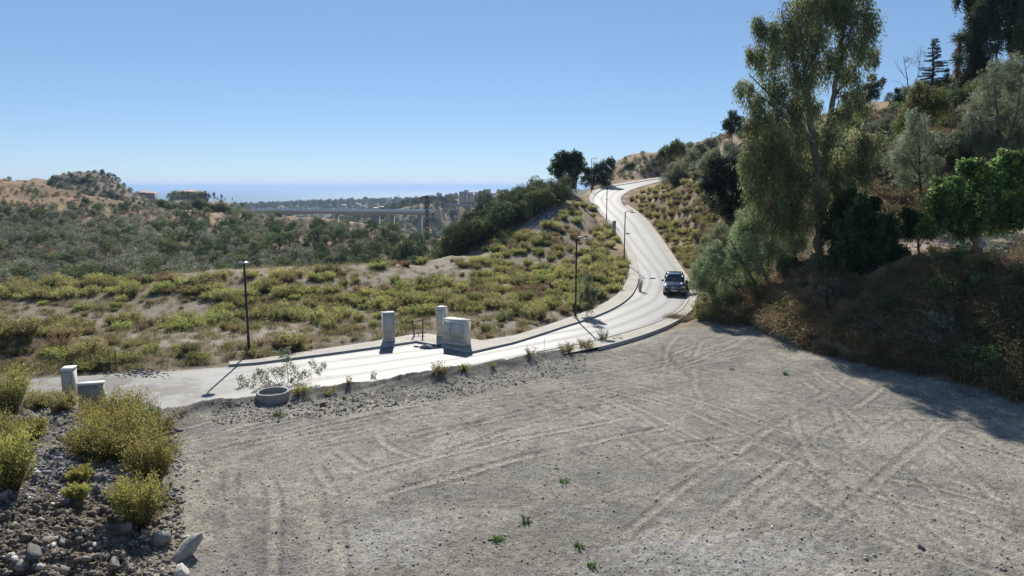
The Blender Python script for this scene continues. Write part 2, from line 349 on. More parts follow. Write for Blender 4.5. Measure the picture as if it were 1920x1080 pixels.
# berm along the road edge, and the road corridor itself
inner = (XX > -18) & (XX < 5)
berm = np.exp(-((d_R - .9) / .55) ** 2) * lot * np.where(inner, 1, 0) * (.6 + .9 * fbm(XX * 1.3, YY * 1.3, 4, 31))
ZZ = ZZ + berm * .30
near = (YY - edge_y < .3) & (XX < 5)
Rw = np.where(near, .45, np.where(YY < 60, 1.2, 3.5))
wr = 1 - sst(d_in, .35, .35 + Rw)
rz_ = zr(YY) - .09
inroad = (YY - edge_y > -.05) | (XX > 4.6)
wr = wr * np.where(YY - edge_y > -.05, 1, sst(XX, .5, 6.5))
ZZ = np.where(wr > 0, ZZ * (1 - wr) + rz_ * wr, ZZ)
GND = ZZ
def H(x, y):
    x = np.asarray(x, float); y = np.maximum(np.asarray(y, float), 3.01)
    j = np.interp(x / y, ar, np.arange(len(ar))); i = np.interp(np.log(y), lr, np.arange(len(lr)))
    i0 = np.minimum(i.astype(int), len(lr) - 2); j0 = np.minimum(j.astype(int), len(ar) - 2); p = i - i0; q = j - j0
    return (GND[i0, j0] * (1 - q) + GND[i0, j0 + 1] * q) * (1 - p) + (GND[i0 + 1, j0] * (1 - q) + GND[i0 + 1, j0 + 1] * q) * p
_Ds = np.geomspace(9, 5500, 5000)
def G(u, v, dmin=9):
    """the ground point seen at photo pixel (u, v)"""
    q = (v - 540) / F; t = _Ds / (CP - q * SP); x = (u - 960) / F * t; z = CAMZ - (q * CP + SP) * t
    m = (H(x, _Ds) > z) & (_Ds > dmin); i = np.argmax(m) if m.any() else len(_Ds) - 1
    return np.array([x[i], _Ds[i], float(H(x[i], _Ds[i]))])

# ------------------------------------------------------------------ ground colours (what the soil itself is)
def C3(*c): return np.array(c)[None, None]
def lerp(A, B, m): return A + (B - A) * m[..., None]
big = fbm(XX * .12, YY * .12, 4, 41); mid = fbm(XX * .9, YY * .9, 4, 42); fine = fbm(XX * 4, YY * 4, 3, 43)
col = np.zeros(XX.shape + (3,)) + C3(.285, .235, .17)
col = lerp(col, C3(.37, .315, .235), sst(big, .5, .75))
col = lerp(col, C3(.235, .19, .13), sst(mid, .5, .75) * .6)
def zone(u, v, du, dv, c, k=1., soft=.5):
    global col
    a, b, e = G(u, v), G(u + du, v), G(u, v - dv)
    rx = abs(b[0] - a[0]); ry = max(abs(e[1] - a[1]), .5)
    d = ((XX - a[0]) / rx) ** 2 + ((YY - a[1]) / ry) ** 2 + (mid - .5) * 1.6
    col = lerp(col, C3(*c), (1 - sst(d, 1 - soft, 1 + soft)) * k)
zone(300, 590, 320, 22, (.31, .27, .215), .9); zone(380, 632, 200, 30, (.40, .365, .30), .8); zone(820, 507, 200, 14, (.31, .27, .215), 1)
zone(560, 590, 260, 14, (.30, .26, .21), .8); zone(700, 620, 120, 20, (.29, .26, .21), .8); zone(960, 600, 110, 24, (.31, .28, .23), .8)
far = sst(YY, 95, 120)
hillc = lerp(np.zeros_like(col) + C3(.21, .16, .105), C3(.36, .25, .165), sst(fbm(XX * .05, YY * .05, 4, 51), .45, .65))
col = lerp(col, hillc, far * (1 - bank))
scr = sst(fbm(XX * .09, YY * .09, 5, 71), .47, .6)
brown = sst(ZZ, -4, 8) * sst(YY, 180, 230) * (1 - sst(XX, -60, -10))
col = lerp(col, C3(.31, .20, .12), brown * .85)
col = lerp(col, C3(.13, .115, .07), scr * far * (1 - bank) * .75)
hB = W(215, 345, 450); col = lerp(col, C3(.15, .14, .14), np.clip(2.2 * np.exp(-(((XX - hB[0]) / 32) ** 2 + ((YY - 440) / 40) ** 2)), 0, 1) * sst(mid, .3, .6))
col = lerp(col, C3(.10, .12, .075), sst(YY, 800, 1200))
bankc = lerp(np.zeros_like(col) + C3(.24, .18, .115), C3(.42, .31, .20), sst(fbm(XX * .4, YY * .4, 4, 61), .4, .65))
col = lerp(col, bankc, bank)
col = lerp(col, C3(.44, .37, .29), np.exp(-((YY - 47.5) / 4) ** 2) * sst(XX, 24, 28) * .9)
clr = np.exp(-(((XX - 36) / 20) ** 2 + ((YY - 185) / 28) ** 2) * 1.5); col = lerp(col, C3(.38, .285, .19), np.clip(clr * 1.6, 0, 1) * (.75 + .5 * (mid - .5)))
lotc = lerp(np.zeros_like(col) + C3(.305, .288, .238), C3(.385, .36, .295), sst(big, .35, .65))
lotc = lerp(lotc, C3(.235, .22, .195), sst(mid, .5, .72) * .65)
lotc = lerp(lotc, C3(.46, .43, .35), sst(fine, .55, .8) * .3)
pat = fbm(XX * .45 + 9, YY * .7, 5, 81); lotc = lerp(lotc, C3(.215, .21, .205), sst(pat, .56, .70) * .4)
lotc = lerp(lotc, C3(.47, .445, .375), sst(1 - pat, .58, .72) * .35)
lotc = lerp(lotc, C3(.52, .485, .39), np.clip(trk, 0, 1) * .85)
lotc = lerp(lotc, C3(.17, .155, .14), np.clip(trd, 0, 1) * .75 * sst(fine, .25, .5))
dirt = np.exp(-(np.maximum(d_R - .8, 0) / 2.2) ** 2) * sst(mid + fine, .75, 1.1) * (XX < 6)
lotc = lerp(lotc, C3(.13, .125, .118), np.clip(np.maximum(berm, dirt * .9), 0, 1) * .9)
for (u, v, ru, rv) in [(740, 1010, 90, 50), (1350, 1040, 260, 40), (1480, 1045, 60, 14)]:
    a = G(u, v); b = G(u + ru, v); e = G(u, v - rv)
    d = ((XX - a[0]) / (b[0] - a[0])) ** 2 + ((YY - a[1]) / (e[1] - a[1])) ** 2 + (fine - .5) * 3
    lotc = lerp(lotc, C3(.47, .45, .42), (1 - sst(d, .5, 1.2)) * .55)
col = lerp(col, lotc, lot)
mc = lerp(np.zeros_like(col) + C3(.15, .125, .09), C3(.28, .25, .20), sst(fine, .5, .75))
mc = lerp(mc, C3(.30, .28, .25), sst(YY, 17, 20) * .6)
col = lerp(col, mc, mound)
heap = np.exp(-(((XX + 31) / 3.5) ** 2 + ((YY - 40) / 2.2) ** 2)); col = lerp(col, C3(.13, .11, .09), np.clip(heap * 1.6, 0, 1))
# pale eroded verge and grey rubble tip on the spur
tip = G(1028, 408); d = ((XX - tip[0]) / 2.8) ** 2 + ((YY - tip[1]) / 7) ** 2 + (mid - .5) * 1.5
col = lerp(col, C3(.25, .235, .225), 1 - sst(d, .6, 1.3))
ni, nj = XX.shape
idx = np.arange(ni * nj).reshape(ni, nj)
Fq = np.stack([idx[:-1, :-1], idx[:-1, 1:], idx[1:, 1:], idx[1:, :-1]], -1).reshape(-1, 4)

m, t, p = new_mat('soil'); pos = geo_pos(t)
n_f = noise(t, 14, 6, .7, pos); n_p = noise(t, 55, 3, .6, pos); n_m = noise(t, 1.7, 5, .6, pos)
c = mix(t, 1, attr(t), ramp(t, n_f, [(.3, .48), (.5, .97), (.70, 1.5)]), 'MULTIPLY')
c = mix(t, 1, c, ramp(t, n_m, [(.3, .82), (.7, 1.16)]), 'MULTIPLY')
peb = ramp(t, n_p, [(.66, 0), (.72, 1)]); c = mix(t, math_n(t, 'MULTIPLY', peb, .45), c, (.5, .48, .45))
n_g = noise(t, 5, 5, .75, pos); c = mix(t, 1, c, ramp(t, n_g, [(.35, .78), (.5, 1.0), (.68, 1.2)]), 'MULTIPLY')
t.links.new(c, p.inputs['Base Color']); p.inputs['Roughness'].default_value = .95; p.inputs['Specular IOR Level'].default_value = .12
hsum = math_n(t, 'MULTIPLY_ADD', n_f, 1., math_n(t, 'MULTIPLY', n_p, .35)); bump(t, p, hsum, 1., .09)
M_SOIL = m
link('ground', mesh_np('ground', np.stack([XX, YY, ZZ], -1).reshape(-1, 3), Fq, col.reshape(-1, 3), M_SOIL, True), kind='structure')

# ------------------------------------------------------------------ sea
m, t, p = new_mat('sea_water'); pos = geo_pos(t)
mp = N(t, 'ShaderNodeMapping'); mp.inputs['Scale'].default_value = (.0002, .004, 1); t.links.new(pos, mp.inputs[0])
c = ramp(t, noise(t, 1, 4, .6, mp.outputs[0]), [(.35, (.055, .13, .20)), (.65, (.10, .20, .28))])
t.links.new(c, p.inputs['Base Color']); p.inputs['Roughness'].default_value = .55; p.inputs['Specular IOR Level'].default_value = .06
bump(t, p, noise(t, .02, 5, .7, pos), .5, 8)
th = np.linspace(0, 2 * np.pi, 97)[:-1]
V = [(0, 12000, -101)] + [(38000 * math.sin(q), 38000 * math.cos(q), -101) for q in th]
Fs = [(0, 1 + (i + 1) % 96, 1 + i, 1 + i) for i in range(96)]
me = bpy.data.meshes.new('sea'); me.from_pydata(V, [], [(0, 1 + (i + 1) % 96, 1 + i) for i in range(96)]); me.materials.append(m)
link('sea', me, kind='structure')

# ------------------------------------------------------------------ road, kerbs, pavements
def strip(name, A, B, za, zb, mat, uvw=None, nacross=1, sl=slice(None), colr=(.3, .3, .3), **k):
    A = A[sl].copy(); B = B[sl].copy(); n = len(A); A[:, 2] += za; B[:, 2] += zb
    T = np.linspace(0, 1, nacross + 1)
    V = (A[:, None] * (1 - T)[None, :, None] + B[:, None] * T[None, :, None])
    wd = np.linalg.norm(A - B, axis=1)
    mid_ = (A + B) / 2; s = np.concatenate([[0], np.cumsum(np.linalg.norm(np.diff(mid_, axis=0), axis=1))])
    UV = np.stack([(wd[:, None] * (1 - T)[None]), np.tile(s[:, None], (1, nacross + 1))], -1)
    ix = np.arange(n * (nacross + 1)).reshape(n, nacross + 1)
    Fq = np.stack([ix[:-1, :-1], ix[:-1, 1:], ix[1:, 1:], ix[1:, :-1]], -1).reshape(-1, 4)[:, ::-1]
    return link(name, mesh_np(name, V.reshape(-1, 3), Fq, np.tile(np.array(colr), (V.size // 3, 1)), mat, True, UV.reshape(-1, 2)), **k)
m, t, p = new_mat('worn_asphalt'); pos = geo_pos(t); uvn = N(t, 'ShaderNodeUVMap', uv_map='UVMap').outputs[0]
sx = N(t, 'ShaderNodeSeparateXYZ'); t.links.new(uvn, sx.inputs[0]); ux = sx.outputs[0]
mp = N(t, 'ShaderNodeMapping'); mp.inputs['Scale'].default_value = (1.6, .06, 1); t.links.new(uvn, mp.inputs[0])
streak = noise(t, 1.0, 5, .6, mp.outputs[0])
wob = math_n(t, 'MULTIPLY_ADD', noise(t, .12, 2, .5, pos), .8, -.4)
uw = math_n(t, 'ADD', ux, wob)
band = math_n(t, 'ABSOLUTE', math_n(t, 'SINE', math_n(t, 'MULTIPLY_ADD', uw, 1.85, -.75)))     # wheel paths
c = mix(t, ramp(t, band, [(.2, 0), (.85, 1)]), (.13, .13, .128), (.25, .248, .238))
c = mix(t, ramp(t, streak, [(.35, .0), (.7, .45)]), c, (.27, .265, .25))
dusty = noise(t, .35, 5, .6, pos)
sp2 = N(t, 'ShaderNodeSeparateXYZ'); t.links.new(pos, sp2.inputs[0])
west = N(t, 'ShaderNodeMapRange'); t.links.new(sp2.outputs[0], west.inputs[0])
for i_, v_ in ((1, -2), (2, -10), (3, 0), (4, 1)): west.inputs[i_].default_value = v_
c = mix(t, math_n(t, 'MULTIPLY', west.outputs[0], ramp(t, dusty, [(.3, .35), (.6, .95)])), c, (.29, .28, .25))
bc = on_road(745, 661)
vd = N(t, 'ShaderNodeVectorMath', operation='DISTANCE'); mpb = N(t, 'ShaderNodeMapping', vector_type='POINT'); mpb.inputs['Rotation'].default_value = (0, 0, -.27); mpb.inputs['Scale'].default_value = (.2, .42, 0)
t.links.new(pos, mpb.inputs[0]); t.links.new(mpb.outputs[0], vd.inputs[0])
_a = Matrix.Rotation(-.27, 3, 'Z') @ Vector((bc[0] * .2, bc[1] * .42, 0)); vd.inputs[1].default_value = _a
bay = ramp(t, math_n(t, 'MULTIPLY_ADD', noise(t, 1.1, 4, .6, pos), .9, math_n(t, 'ADD', vd.outputs['Value'], -.45)), [(.75, .85), (1.05, 0)])
c = mix(t, bay, c, (.14, .14, .138))
west2 = N(t, 'ShaderNodeMapRange'); t.links.new(sp2.outputs[0], west2.inputs[0])
for i_, v_ in ((1, -10.5), (2, -16), (3, 0), (4, 1)): west2.inputs[i_].default_value = v_
c = mix(t, math_n(t, 'MULTIPLY', west2.outputs[0], ramp(t, noise(t, .42, 7, .72, pos), [(.46, .95), (.54, .12)])), c, (.135, .12, .095))
crk = N(t, 'ShaderNodeTexVoronoi', feature='DISTANCE_TO_EDGE'); crk.inputs['Scale'].default_value = .28
t.links.new(mix(t, .25, pos, noise(t, 1.5, 4, .6, pos), 'ADD'), crk.inputs['Vector'])
c = mix(t, math_n(t, 'MULTIPLY', ramp(t, crk.outputs['Distance'], [(.004, .55), (.012, 0)]), ramp(t, noise(t, .2, 2, .5, pos), [(.5, 0), (.6, 1)])), c, (.08, .08, .075))
c = mix(t, 1, c, ramp(t, noise(t, 9, 6, .7, pos), [(.3, .85), (.7, 1.13)]), 'MULTIPLY')
t.links.new(c, p.inputs['Base Color']); p.inputs['Specular IOR Level'].default_value = .45
t.links.new(ramp(t, band, [(0, .65), (1, .52)]), p.inputs['Roughness'])
bump(t, p, noise(t, 60, 3, .7, pos), .25, .01)
strip('road', PL, PR, 0, 0, m, nacross=10, kind='structure')
m, t, p = new_mat('pavement_concrete'); pos = geo_pos(t)
c = ramp(t, noise(t, .8, 6, .65, pos), [(.3, (.27, .245, .20)), (.6, (.39, .36, .305)), (.8, (.46, .43, .37))])
uvn = N(t, 'ShaderNodeUVMap', uv_map='UVMap').outputs[0]; sx = N(t, 'ShaderNodeSeparateXYZ'); t.links.new(uvn, sx.inputs[0])
jt = math_n(t, 'PINGPONG', sx.outputs[1], .6)
c = mix(t, ramp(t, jt, [(.0, .55), (.04, 0)]), c, (.22, .2, .17))
t.links.new(mix(t, 1, c, ramp(t, noise(t, 14, 5, .7, pos), [(.3, .8), (.7, 1.15)]), 'MULTIPLY'), p.inputs['Base Color']); p.inputs['Roughness'].default_value = .8
M_PAVE = m
kerb_m = mat_vc('kerb_concrete', .75, .2, 4, .3, .2)
def off(A, B, d):            # move A towards B by d metres
    D_ = B - A; D_[:, 2] = 0; L = np.linalg.norm(D_, axis=1)[:, None]; return A + D_ / L * d
def kerb(name, A, B, sl, h, **k):
    """a kerb stone line: front face at A, 15 cm wide, behind it the pavement towards B"""
    In = off(A, B, .15); A2 = A.copy(); n0 = [A2 + [0, 0, -.1], off(A, B, .012) + [0, 0, h], In + [0, 0, h], In + [0, 0, -.1]]
    P = np.stack([q[sl] for q in n0], 1); n = len(P); ix = np.arange(n * 4).reshape(n, 4)
    Fq = np.stack([ix[:-1, :-1], ix[:-1, 1:], ix[1:, 1:], ix[1:, :-1]], -1).reshape(-1, 4)
    Fq = np.vstack([Fq, ix[:1], ix[-1:, ::-1]])
    return link(name, mesh_np(name, P.reshape(-1, 3), Fq, np.tile([.40, .38, .34], (n * 4, 1)), kerb_m), **k), In
sL = slice(14 * 1 + 10, None); _, In = kerb('kerb', PL, PLO, sL, .125, kind='structure')
strip('pavement', In, PLO, .123, .11, M_PAVE, nacross=3, sl=sL, kind='structure')
sR = slice(14 * 8 - 12, 14 * 19); _, In2 = kerb('kerb', PR, PRO, sR, .13, kind='structure')
strip('verge', In2, PRO, .10, .10, M_PAVE, nacross=2, sl=sR, kind='structure')
sB = slice(14 * 8, 14 * 16); kerb('kerb', PRO, PRO + (PRO - PR), sB, .13, kind='structure')
# outer concrete skirt of the left pavement so that it is a real slab
strip('pavement_edge', PLO, off(PLO, PLO + (PLO - PL), .05), .11, -.2, M_PAVE, sl=sL, kind='structure')
# ------------------------------------------------------------------ vegetation generators (numpy, leaf by leaf)
def unit(v): return v / (np.linalg.norm(v, axis=-1, keepdims=True) + 1e-9)
def leaves(P, Dr, L, Wd, C, r):
    """diamond leaves at P pointing along Dr"""
    n = len(P); Dr = unit(Dr); S = unit(np.cross(Dr, r.normal(size=(n, 3))))
    L = np.broadcast_to(L, n)[:, None] * r.uniform(.7, 1.3, (n, 1)); Wd = np.broadcast_to(Wd, n)[:, None]
    up = unit(np.cross(S, Dr)) * L * .12
    V = np.stack([P, P + Dr * L * .45 + S * Wd / 2 + up, P + Dr * L, P + Dr * L * .45 - S * Wd / 2 + up], 1).reshape(-1, 3)
    return V, np.arange(4 * n).reshape(n, 4), np.repeat(C, 4, 0)
def pal_pick(pal, n, r, jit=.18):
    pal = np.array(pal); c = pal[r.integers(0, len(pal), n)]
    return np.clip(c * (1 + r.normal(size=(n, 1)) * jit) * (1 + r.normal(size=(n, 3)) * .05), .005, .9)
def shrub_data(seed, h=1.1, rad=.8, stems=90, per=26, L=.09, Wd=.03, tip=(.36, .35, .06), midc=(.19, .21, .05), low=(.12, .10, .06), start=.25, spread=1.):
    r = np.random.default_rng(seed); m = MB()
    az = r.uniform(0, 2 * np.pi, stems); tilt = np.abs(r.normal(size=stems)) * .38 * spread + .05
    d = np.stack([np.cos(az) * np.sin(tilt), np.sin(az) * np.sin(tilt), np.cos(tilt)], -1)
    b = np.stack([np.cos(az), np.sin(az), 0 * az], -1) * rad * .35 * r.uniform(0, 1, (stems, 1)) - [0, 0, .08]
    Ls = h * r.uniform(.55, 1.12, stems) * (1 - .25 * np.sin(tilt)); outw = np.stack([np.cos(az), np.sin(az), 0 * az], -1) * rad * .25
    sc = r.uniform(0, 1, stems)
    t = start + (1 - start) * r.uniform(0, 1, (stems, per)) ** .8
    P = b[:, None] + d[:, None] * (t * Ls[:, None])[..., None] + outw[:, None] * (t ** 2)[..., None]
    P = P + r.normal(size=P.shape) * .05 * h
    D = d[:, None] * .7 + r.normal(size=P.shape) * .55 + [0, 0, .25]
    tt = (t + (sc[:, None] - .5) * .55 + r.normal(size=t.shape) * .12)[..., None]
    tip, midc, low = map(np.array, (tip, midc, low))
    C = np.where(tt > .6, midc + (tip - midc) * np.clip((tt - .6) / .35, 0, 1), low + (midc - low) * np.clip((tt - .1) / .5, 0, 1))
    C = C * (1 + r.normal(size=t.shape) * .15)[..., None]
    m.add(*leaves(P.reshape(-1, 3), D.reshape(-1, 3), L, Wd, np.clip(C.reshape(-1, 3), .01, 1), r))
    # woody stems
    e = b + d * Ls[:, None] * .9 + outw * .8; s = unit(np.cross(d, r.normal(size=d.shape))) * .008 * (1 + h)
    V = np.stack([b - s, b + s, e + s * .3, e - s * .3], 1).reshape(-1, 3)
    m.add(V, np.arange(4 * stems).reshape(-1, 4), np.tile([.15, .11, .07], (4 * stems, 1)))
    return m.data()
def crown_data(seed, rx, rz, nc, per, L, Wd, pal, squash=.35, z0=.15, stem=True):
    r = np.random.default_rng(seed); m = MB()
    q = unit(r.normal(size=(nc, 3))); q[:, 2] = np.abs(q[:, 2]) * 1.2 - .25; rr = r.uniform(.55, 1.0, (nc, 1)) ** .6
    lump = 1 + .25 * np.sin(q[:, :1] * 5 + seed) * np.cos(q[:, 1:2] * 4 + seed * 2)
    cc = q * rr * lump * [rx, rx, rz] * .85 + [0, 0, rz * z0 + rz * .45]
    cr = r.uniform(.14, .30, (nc, 1)) * rx
    o = unit(r.normal(size=(nc, per, 3))) * r.uniform(.3, 1, (nc, per, 1)) ** .5 * [1, 1, .75]
    P = (cc[:, None] + o * cr[:, None]).reshape(-1, 3)
    D = (o * .9 + r.normal(size=o.shape) * .6 + q[:, None] * .4).reshape(-1, 3)
    C = np.repeat(pal_pick(pal, nc, r, .16), per, 0) * (1 + r.normal(size=(nc * per, 1)) * .18)
    m.add(*leaves(P, D, L, Wd, np.clip(C, .008, 1), r))
    if stem:
        for k in range(4):
            e = cc[r.integers(0, nc)]; m.tube([(0, 0, -.3), e * [.4, .4, .45], e], [.06 * rx, .045 * rx, .015 * rx], 4, (.10, .08, .06), False)
    return m.data()
def grass_data(seed, n=60, h=.5, rad=.35, c0=(.36, .30, .17), c1=(.54, .47, .30), wd=.018):
    r = np.random.default_rng(seed); az = r.uniform(0, 2 * np.pi, n); rr = rad * r.uniform(0, 1, n) ** .7
    b = np.stack([np.cos(az) * rr, np.sin(az) * rr, 0 * az - .04], -1); d = r.normal(size=(n, 3)) * .4 + [0, 0, 1]; d[:, :2] += b[:, :2] / rad * .5
    C = np.array(c0) + (np.array(c1) - c0) * r.uniform(0, 1, (n, 1)); m = MB()
    m.add(*leaves(b, d, h, wd, C, r)); return m.data()
def brush_data(seed, h=.9, n=70, col=((.26, .18, .115), (.40, .30, .20), (.16, .11, .075)), lf=((.28, .20, .10), (.20, .17, .08), (.14, .15, .06))):
    """tangle of thin arching dry stems with a few leaves"""
    r = np.random.default_rng(seed); m = MB()
    for k in range(n):
        az = r.uniform(0, 6.28); a = r.uniform(.3, 1.3); l = h * r.uniform(.6, 1.5); b = np.array([r.normal() * .35 * h, r.normal() * .35 * h, -.08])
        q1 = b + np.array([math.cos(az) * math.sin(a) * .5, math.sin(az) * math.sin(a) * .5, math.cos(a) * .7 + .25]) * l * .6
        q2 = q1 + np.array([math.cos(az + r.normal() * .5), math.sin(az + r.normal() * .5), r.uniform(-.7, .5)]) * l * .45
        c = np.array(col[r.integers(0, len(col))]) * r.uniform(.8, 1.25); w_ = .006 + .005 * h
        for p0, p1 in ((b, q1), (q1, q2)):
            s = unit(np.cross(p1 - p0, r.normal(size=3))) * w_
            m.add([p0 - s, p0 + s, p1 + s * .7, p1 - s * .7], [(0, 1, 2, 3)], c)
    P = r.normal(size=(n * 6, 3)) * [.42 * h, .42 * h, .3 * h] + [0, 0, .38 * h]
    m.add(*leaves(P, r.normal(size=P.shape) + [0, 0, .3], .09, .03, pal_pick(lf, n * 6, r, .25), r)); return m.data()

def merge(items, name, mat, **k):
    """items: (V, F, C), x, y, z, scale, rotation, tint -> ONE mesh object"""
    Vs, Fs, Cs, n = [], [], [], 0
    for (V, Fq, C), x, y, z, s, a, tint in items:
        ca, sa = math.cos(a) * s, math.sin(a) * s
        Vs.append(np.stack([V[:, 0] * ca - V[:, 1] * sa + x, V[:, 0] * sa + V[:, 1] * ca + y, V[:, 2] * s + z], -1)); Fs.append(Fq + n); Cs.append(C * tint); n += len(V)
    return link(name, mesh_np(name, np.vstack(Vs), np.vstack(Fs), np.clip(np.vstack(Cs), 0, 1), mat), **k)

def blob_tree(name, label, cat, D, base, stems, blobs, pal, leaf=(.16, .05), k=2., droop=0., group=None, zbase=None, bark=(.16, .12, .09), seed=1, sub=.29, gap=1., twigs=3, depth=.85, crown='crown', kk=1.7):
    """a tree from its stems and foliage masses, everything given its own place D metres out"""
    r = np.random.default_rng(seed * 131 + 5)
    b = W(*base, D)
    b[2] = float(H(b[0], b[1])) if zbase is None else zbase
    root = thing(name, label, cat, tuple(b), 0, group)
    k *= kk; leaf = (leaf[0] * 1.1, leaf[1] * 1.25)
    m = MB(); pts = []
    for st in stems:
        P = np.array([W(u, v, D + (q[0] if q else 0)) for (u, v, rad, *q) in st]) - b; R = np.array([s_[2] for s_ in st])
        n = max(8, len(st) * 4); tt = np.linspace(0, len(st) - 1, n); ii = np.arange(len(st))
        P2 = np.stack([np.interp(tt, ii, P[:, c]) for c in range(3)], -1); R2 = np.interp(tt, ii, R)
        P2[1:-1] += r.normal(size=(n - 2, 3)) * R2[1:-1, None] * .35
        m.tube(P2, R2, 7, bark); pts += [(p, q) for p, q in zip(P2, R2)]
    pp = np.array([p for p, _ in pts]); pr = np.array([q for _, q in pts])
    c = MB()
    for bl in blobs:
        u, v, rp = bl[:3]; dd = bl[3] if len(bl) > 3 else r.uniform(-.8, .8) * rp / F * D * depth * .8
        cen = W(u, v, D + dd) - b; R = rp / F * D
        # limb from the nearest stem point that lies lower than the blob
        dist = np.linalg.norm(pp - cen, axis=1) + np.maximum(pp[:, 2] - cen[2] + .3, 0) * 1.5; i = np.argmin(dist)
        a0 = pp[i]; mid_ = a0 * .5 + cen * .5 + [0, 0, R * .15] + r.normal(size=3) * R * .12; r0 = min(pr[i] * .6, .03 + R * .035)
        tt = np.linspace(0, 1, 6)[:, None]; Pb = (1 - tt) ** 2 * a0 + 2 * tt * (1 - tt) * mid_ + tt ** 2 * cen
        m.tube(Pb, np.linspace(r0, r0 * .4, 6), 5, bark)
        ns = max(5, int(26 * gap)); o = unit(r.normal(size=(ns, 3))) * r.uniform(.15, 1, (ns, 1)) ** .45 * R * [1, depth, .9]
        sc = cen + o
        for q in range(min(twigs * 2, ns)):
            tw = sc[q]; m.tube([Pb[-2 - q % 3], (Pb[-2 - q % 3] + tw) / 2 + [0, 0, .05 * R], tw], [r0 * .4, r0 * .28, r0 * .12], 4, bark, False)
        n = int(k * rp * rp / ns) + 4; rs = sub * R
        oo = r.normal(size=(ns, n, 3)) * rs * .55
        if droop: oo[..., 2] = -np.abs(r.normal(size=(ns, n))) * rs * 1.3 * (1 + droop) + rs * .5; oo[..., :2] *= .75
        P = (sc[:, None] + oo).reshape(-1, 3)
        Dr = r.normal(size=P.shape) * (.8 - .35 * min(droop, 1)) + unit(oo.reshape(-1, 3)) * .6 + [0, 0, -1.3 * droop]
        C = np.repeat(pal_pick(pal, ns, r, .27), n, 0) * (1 + r.normal(size=(ns * n, 1)) * .2)
        c.add(*leaves(P, Dr, leaf[0], leaf[1], np.clip(C, .006, 1), r))
    m.build('trunk', M_BARK, root, True)
    if c.n: c.build(crown, M_LEAF, root)
    return root

# ------------------------------------------------------------------ ready-made shrubs, tufts and scrub
YG = [shrub_data(10 + i, h=.95 + .12 * (i % 3), rad=.85, stems=90, per=26, L=.12, Wd=.045, tip=(.50, .47, .18), midc=(.33, .32, .14), low=(.18, .15, .085)) for i in range(4)]
YG += [shrub_data(20 + i, h=.8, rad=1.1, stems=120, per=24, L=.12, Wd=.042, spread=1.5, tip=(.44, .46, .15), midc=(.29, .31, .12), low=(.17, .15, .07)) for i in range(2)]
OG = [shrub_data(30 + i, h=1.0, rad=.8, stems=100, per=24, L=.12, Wd=.04, tip=(.36, .36, .14), midc=(.23, .24, .10), low=(.15, .13, .07)) for i in range(2)]
BR = [shrub_data(40 + i, h=.8, rad=.7, stems=90, per=22, L=.10, Wd=.03, tip=(.36, .28, .15), midc=(.25, .18, .11), low=(.17, .12, .08)) for i in range(3)]
TU = [grass_data(50 + i, 70, .42, .4) for i in range(3)] + [grass_data(54 + i, 60, .45, .4, (.17, .18, .06), (.32, .31, .12), .03) for i in range(2)]
SM = [shrub_data(60 + i, h=.5, rad=.45, stems=36, per=14, L=.10, Wd=.035, tip=(.38, .36, .15), midc=(.27, .23, .12)) for i in range(3)]
DB = [brush_data(70 + i) for i in range(5)]
GREY = ((.30, .32, .22), (.25, .27, .18), (.36, .36, .27), (.21, .23, .14)); DARK = ((.10, .14, .065), (.12, .17, .08), (.08, .12, .06)); MIDG = ((.16, .20, .085), (.20, .24, .10), (.13, .17, .075))
HB = [crown_data(80 + i, 2.2, 2.6, 46, 18, .34, .15, GREY) for i in range(4)]
HD = [crown_data(90 + i, 1.9, 2.8, 46, 20, .32, .17, DARK) for i in range(3)]
HM = [crown_data(95 + i, 2.1, 2.6, 46, 18, .34, .16, MIDG) for i in range(3)]
HR = [crown_data(99 + i, 1.5, 1.3, 30, 14, .26, .10, ((.20, .14, .09), (.16, .12, .08), (.24, .18, .12))) for i in range(2)]
def proto(d, name, mat): return mesh_np(name, *d[:2], d[2], mat)
# ------------------------------------------------------------------ shrubs of the plateau
ru = random.Random(11)
def inside(u, v, E):
    best = 0
    for e in E:
        d = ((u - e[0]) / e[2]) ** 2 + ((v - e[1]) / e[3]) ** 2
        if d < 1: best = max(best, e[4] if len(e) > 4 else 1)
    return best
YEL = [(60,552,100,13),(200,543,130,12),(330,530,110,10),(470,532,60,10),(600,522,90,9,.8),(520,560,120,18),(640,572,110,18),(730,575,90,25),(830,560,110,28),(930,560,100,28),(1000,580,70,16),(120,668,62,15,.8),(205,683,35,14),
       (250,612,42,10),(340,612,34,8,.8),(390,600,60,9),(450,592,60,10),(100,625,75,14,.7),(20,625,50,14,.7),(700,634,24,7),(1030,600,44,11),(1120,570,48,20),(1155,520,28,44),(1130,470,38,32),(980,470,70,32),(900,498,50,9),(1040,520,70,50),
       (770,495,70,5),(700,502,40,5),(850,488,40,5),(1112,400,12,14),(545,655,26,6),(520,590,60,14,.7),(620,600,80,12,.6),(950,520,60,14),(330,552,110,8,.8),(1140,440,22,20),(1060,425,40,16,.7),(1085,400,22,14,.5),(1090,440,34,16,.5),(1060,560,60,25),(1090,500,50,40)]
BARE = [(330,578,90,10),(300,597,150,9),(820,512,110,8),(900,508,60,6),(700,520,50,6),(640,640,160,10),(380,640,100,16),(1028,408,18,14),(1100,420,10,20),(780,640,60,18),(480,640,40,14)]
def clear_of_things(x, y, m=.4):
    if float(fld(dist_in, np.array(x), np.array(y))) < m: return False
    return True
cand = []
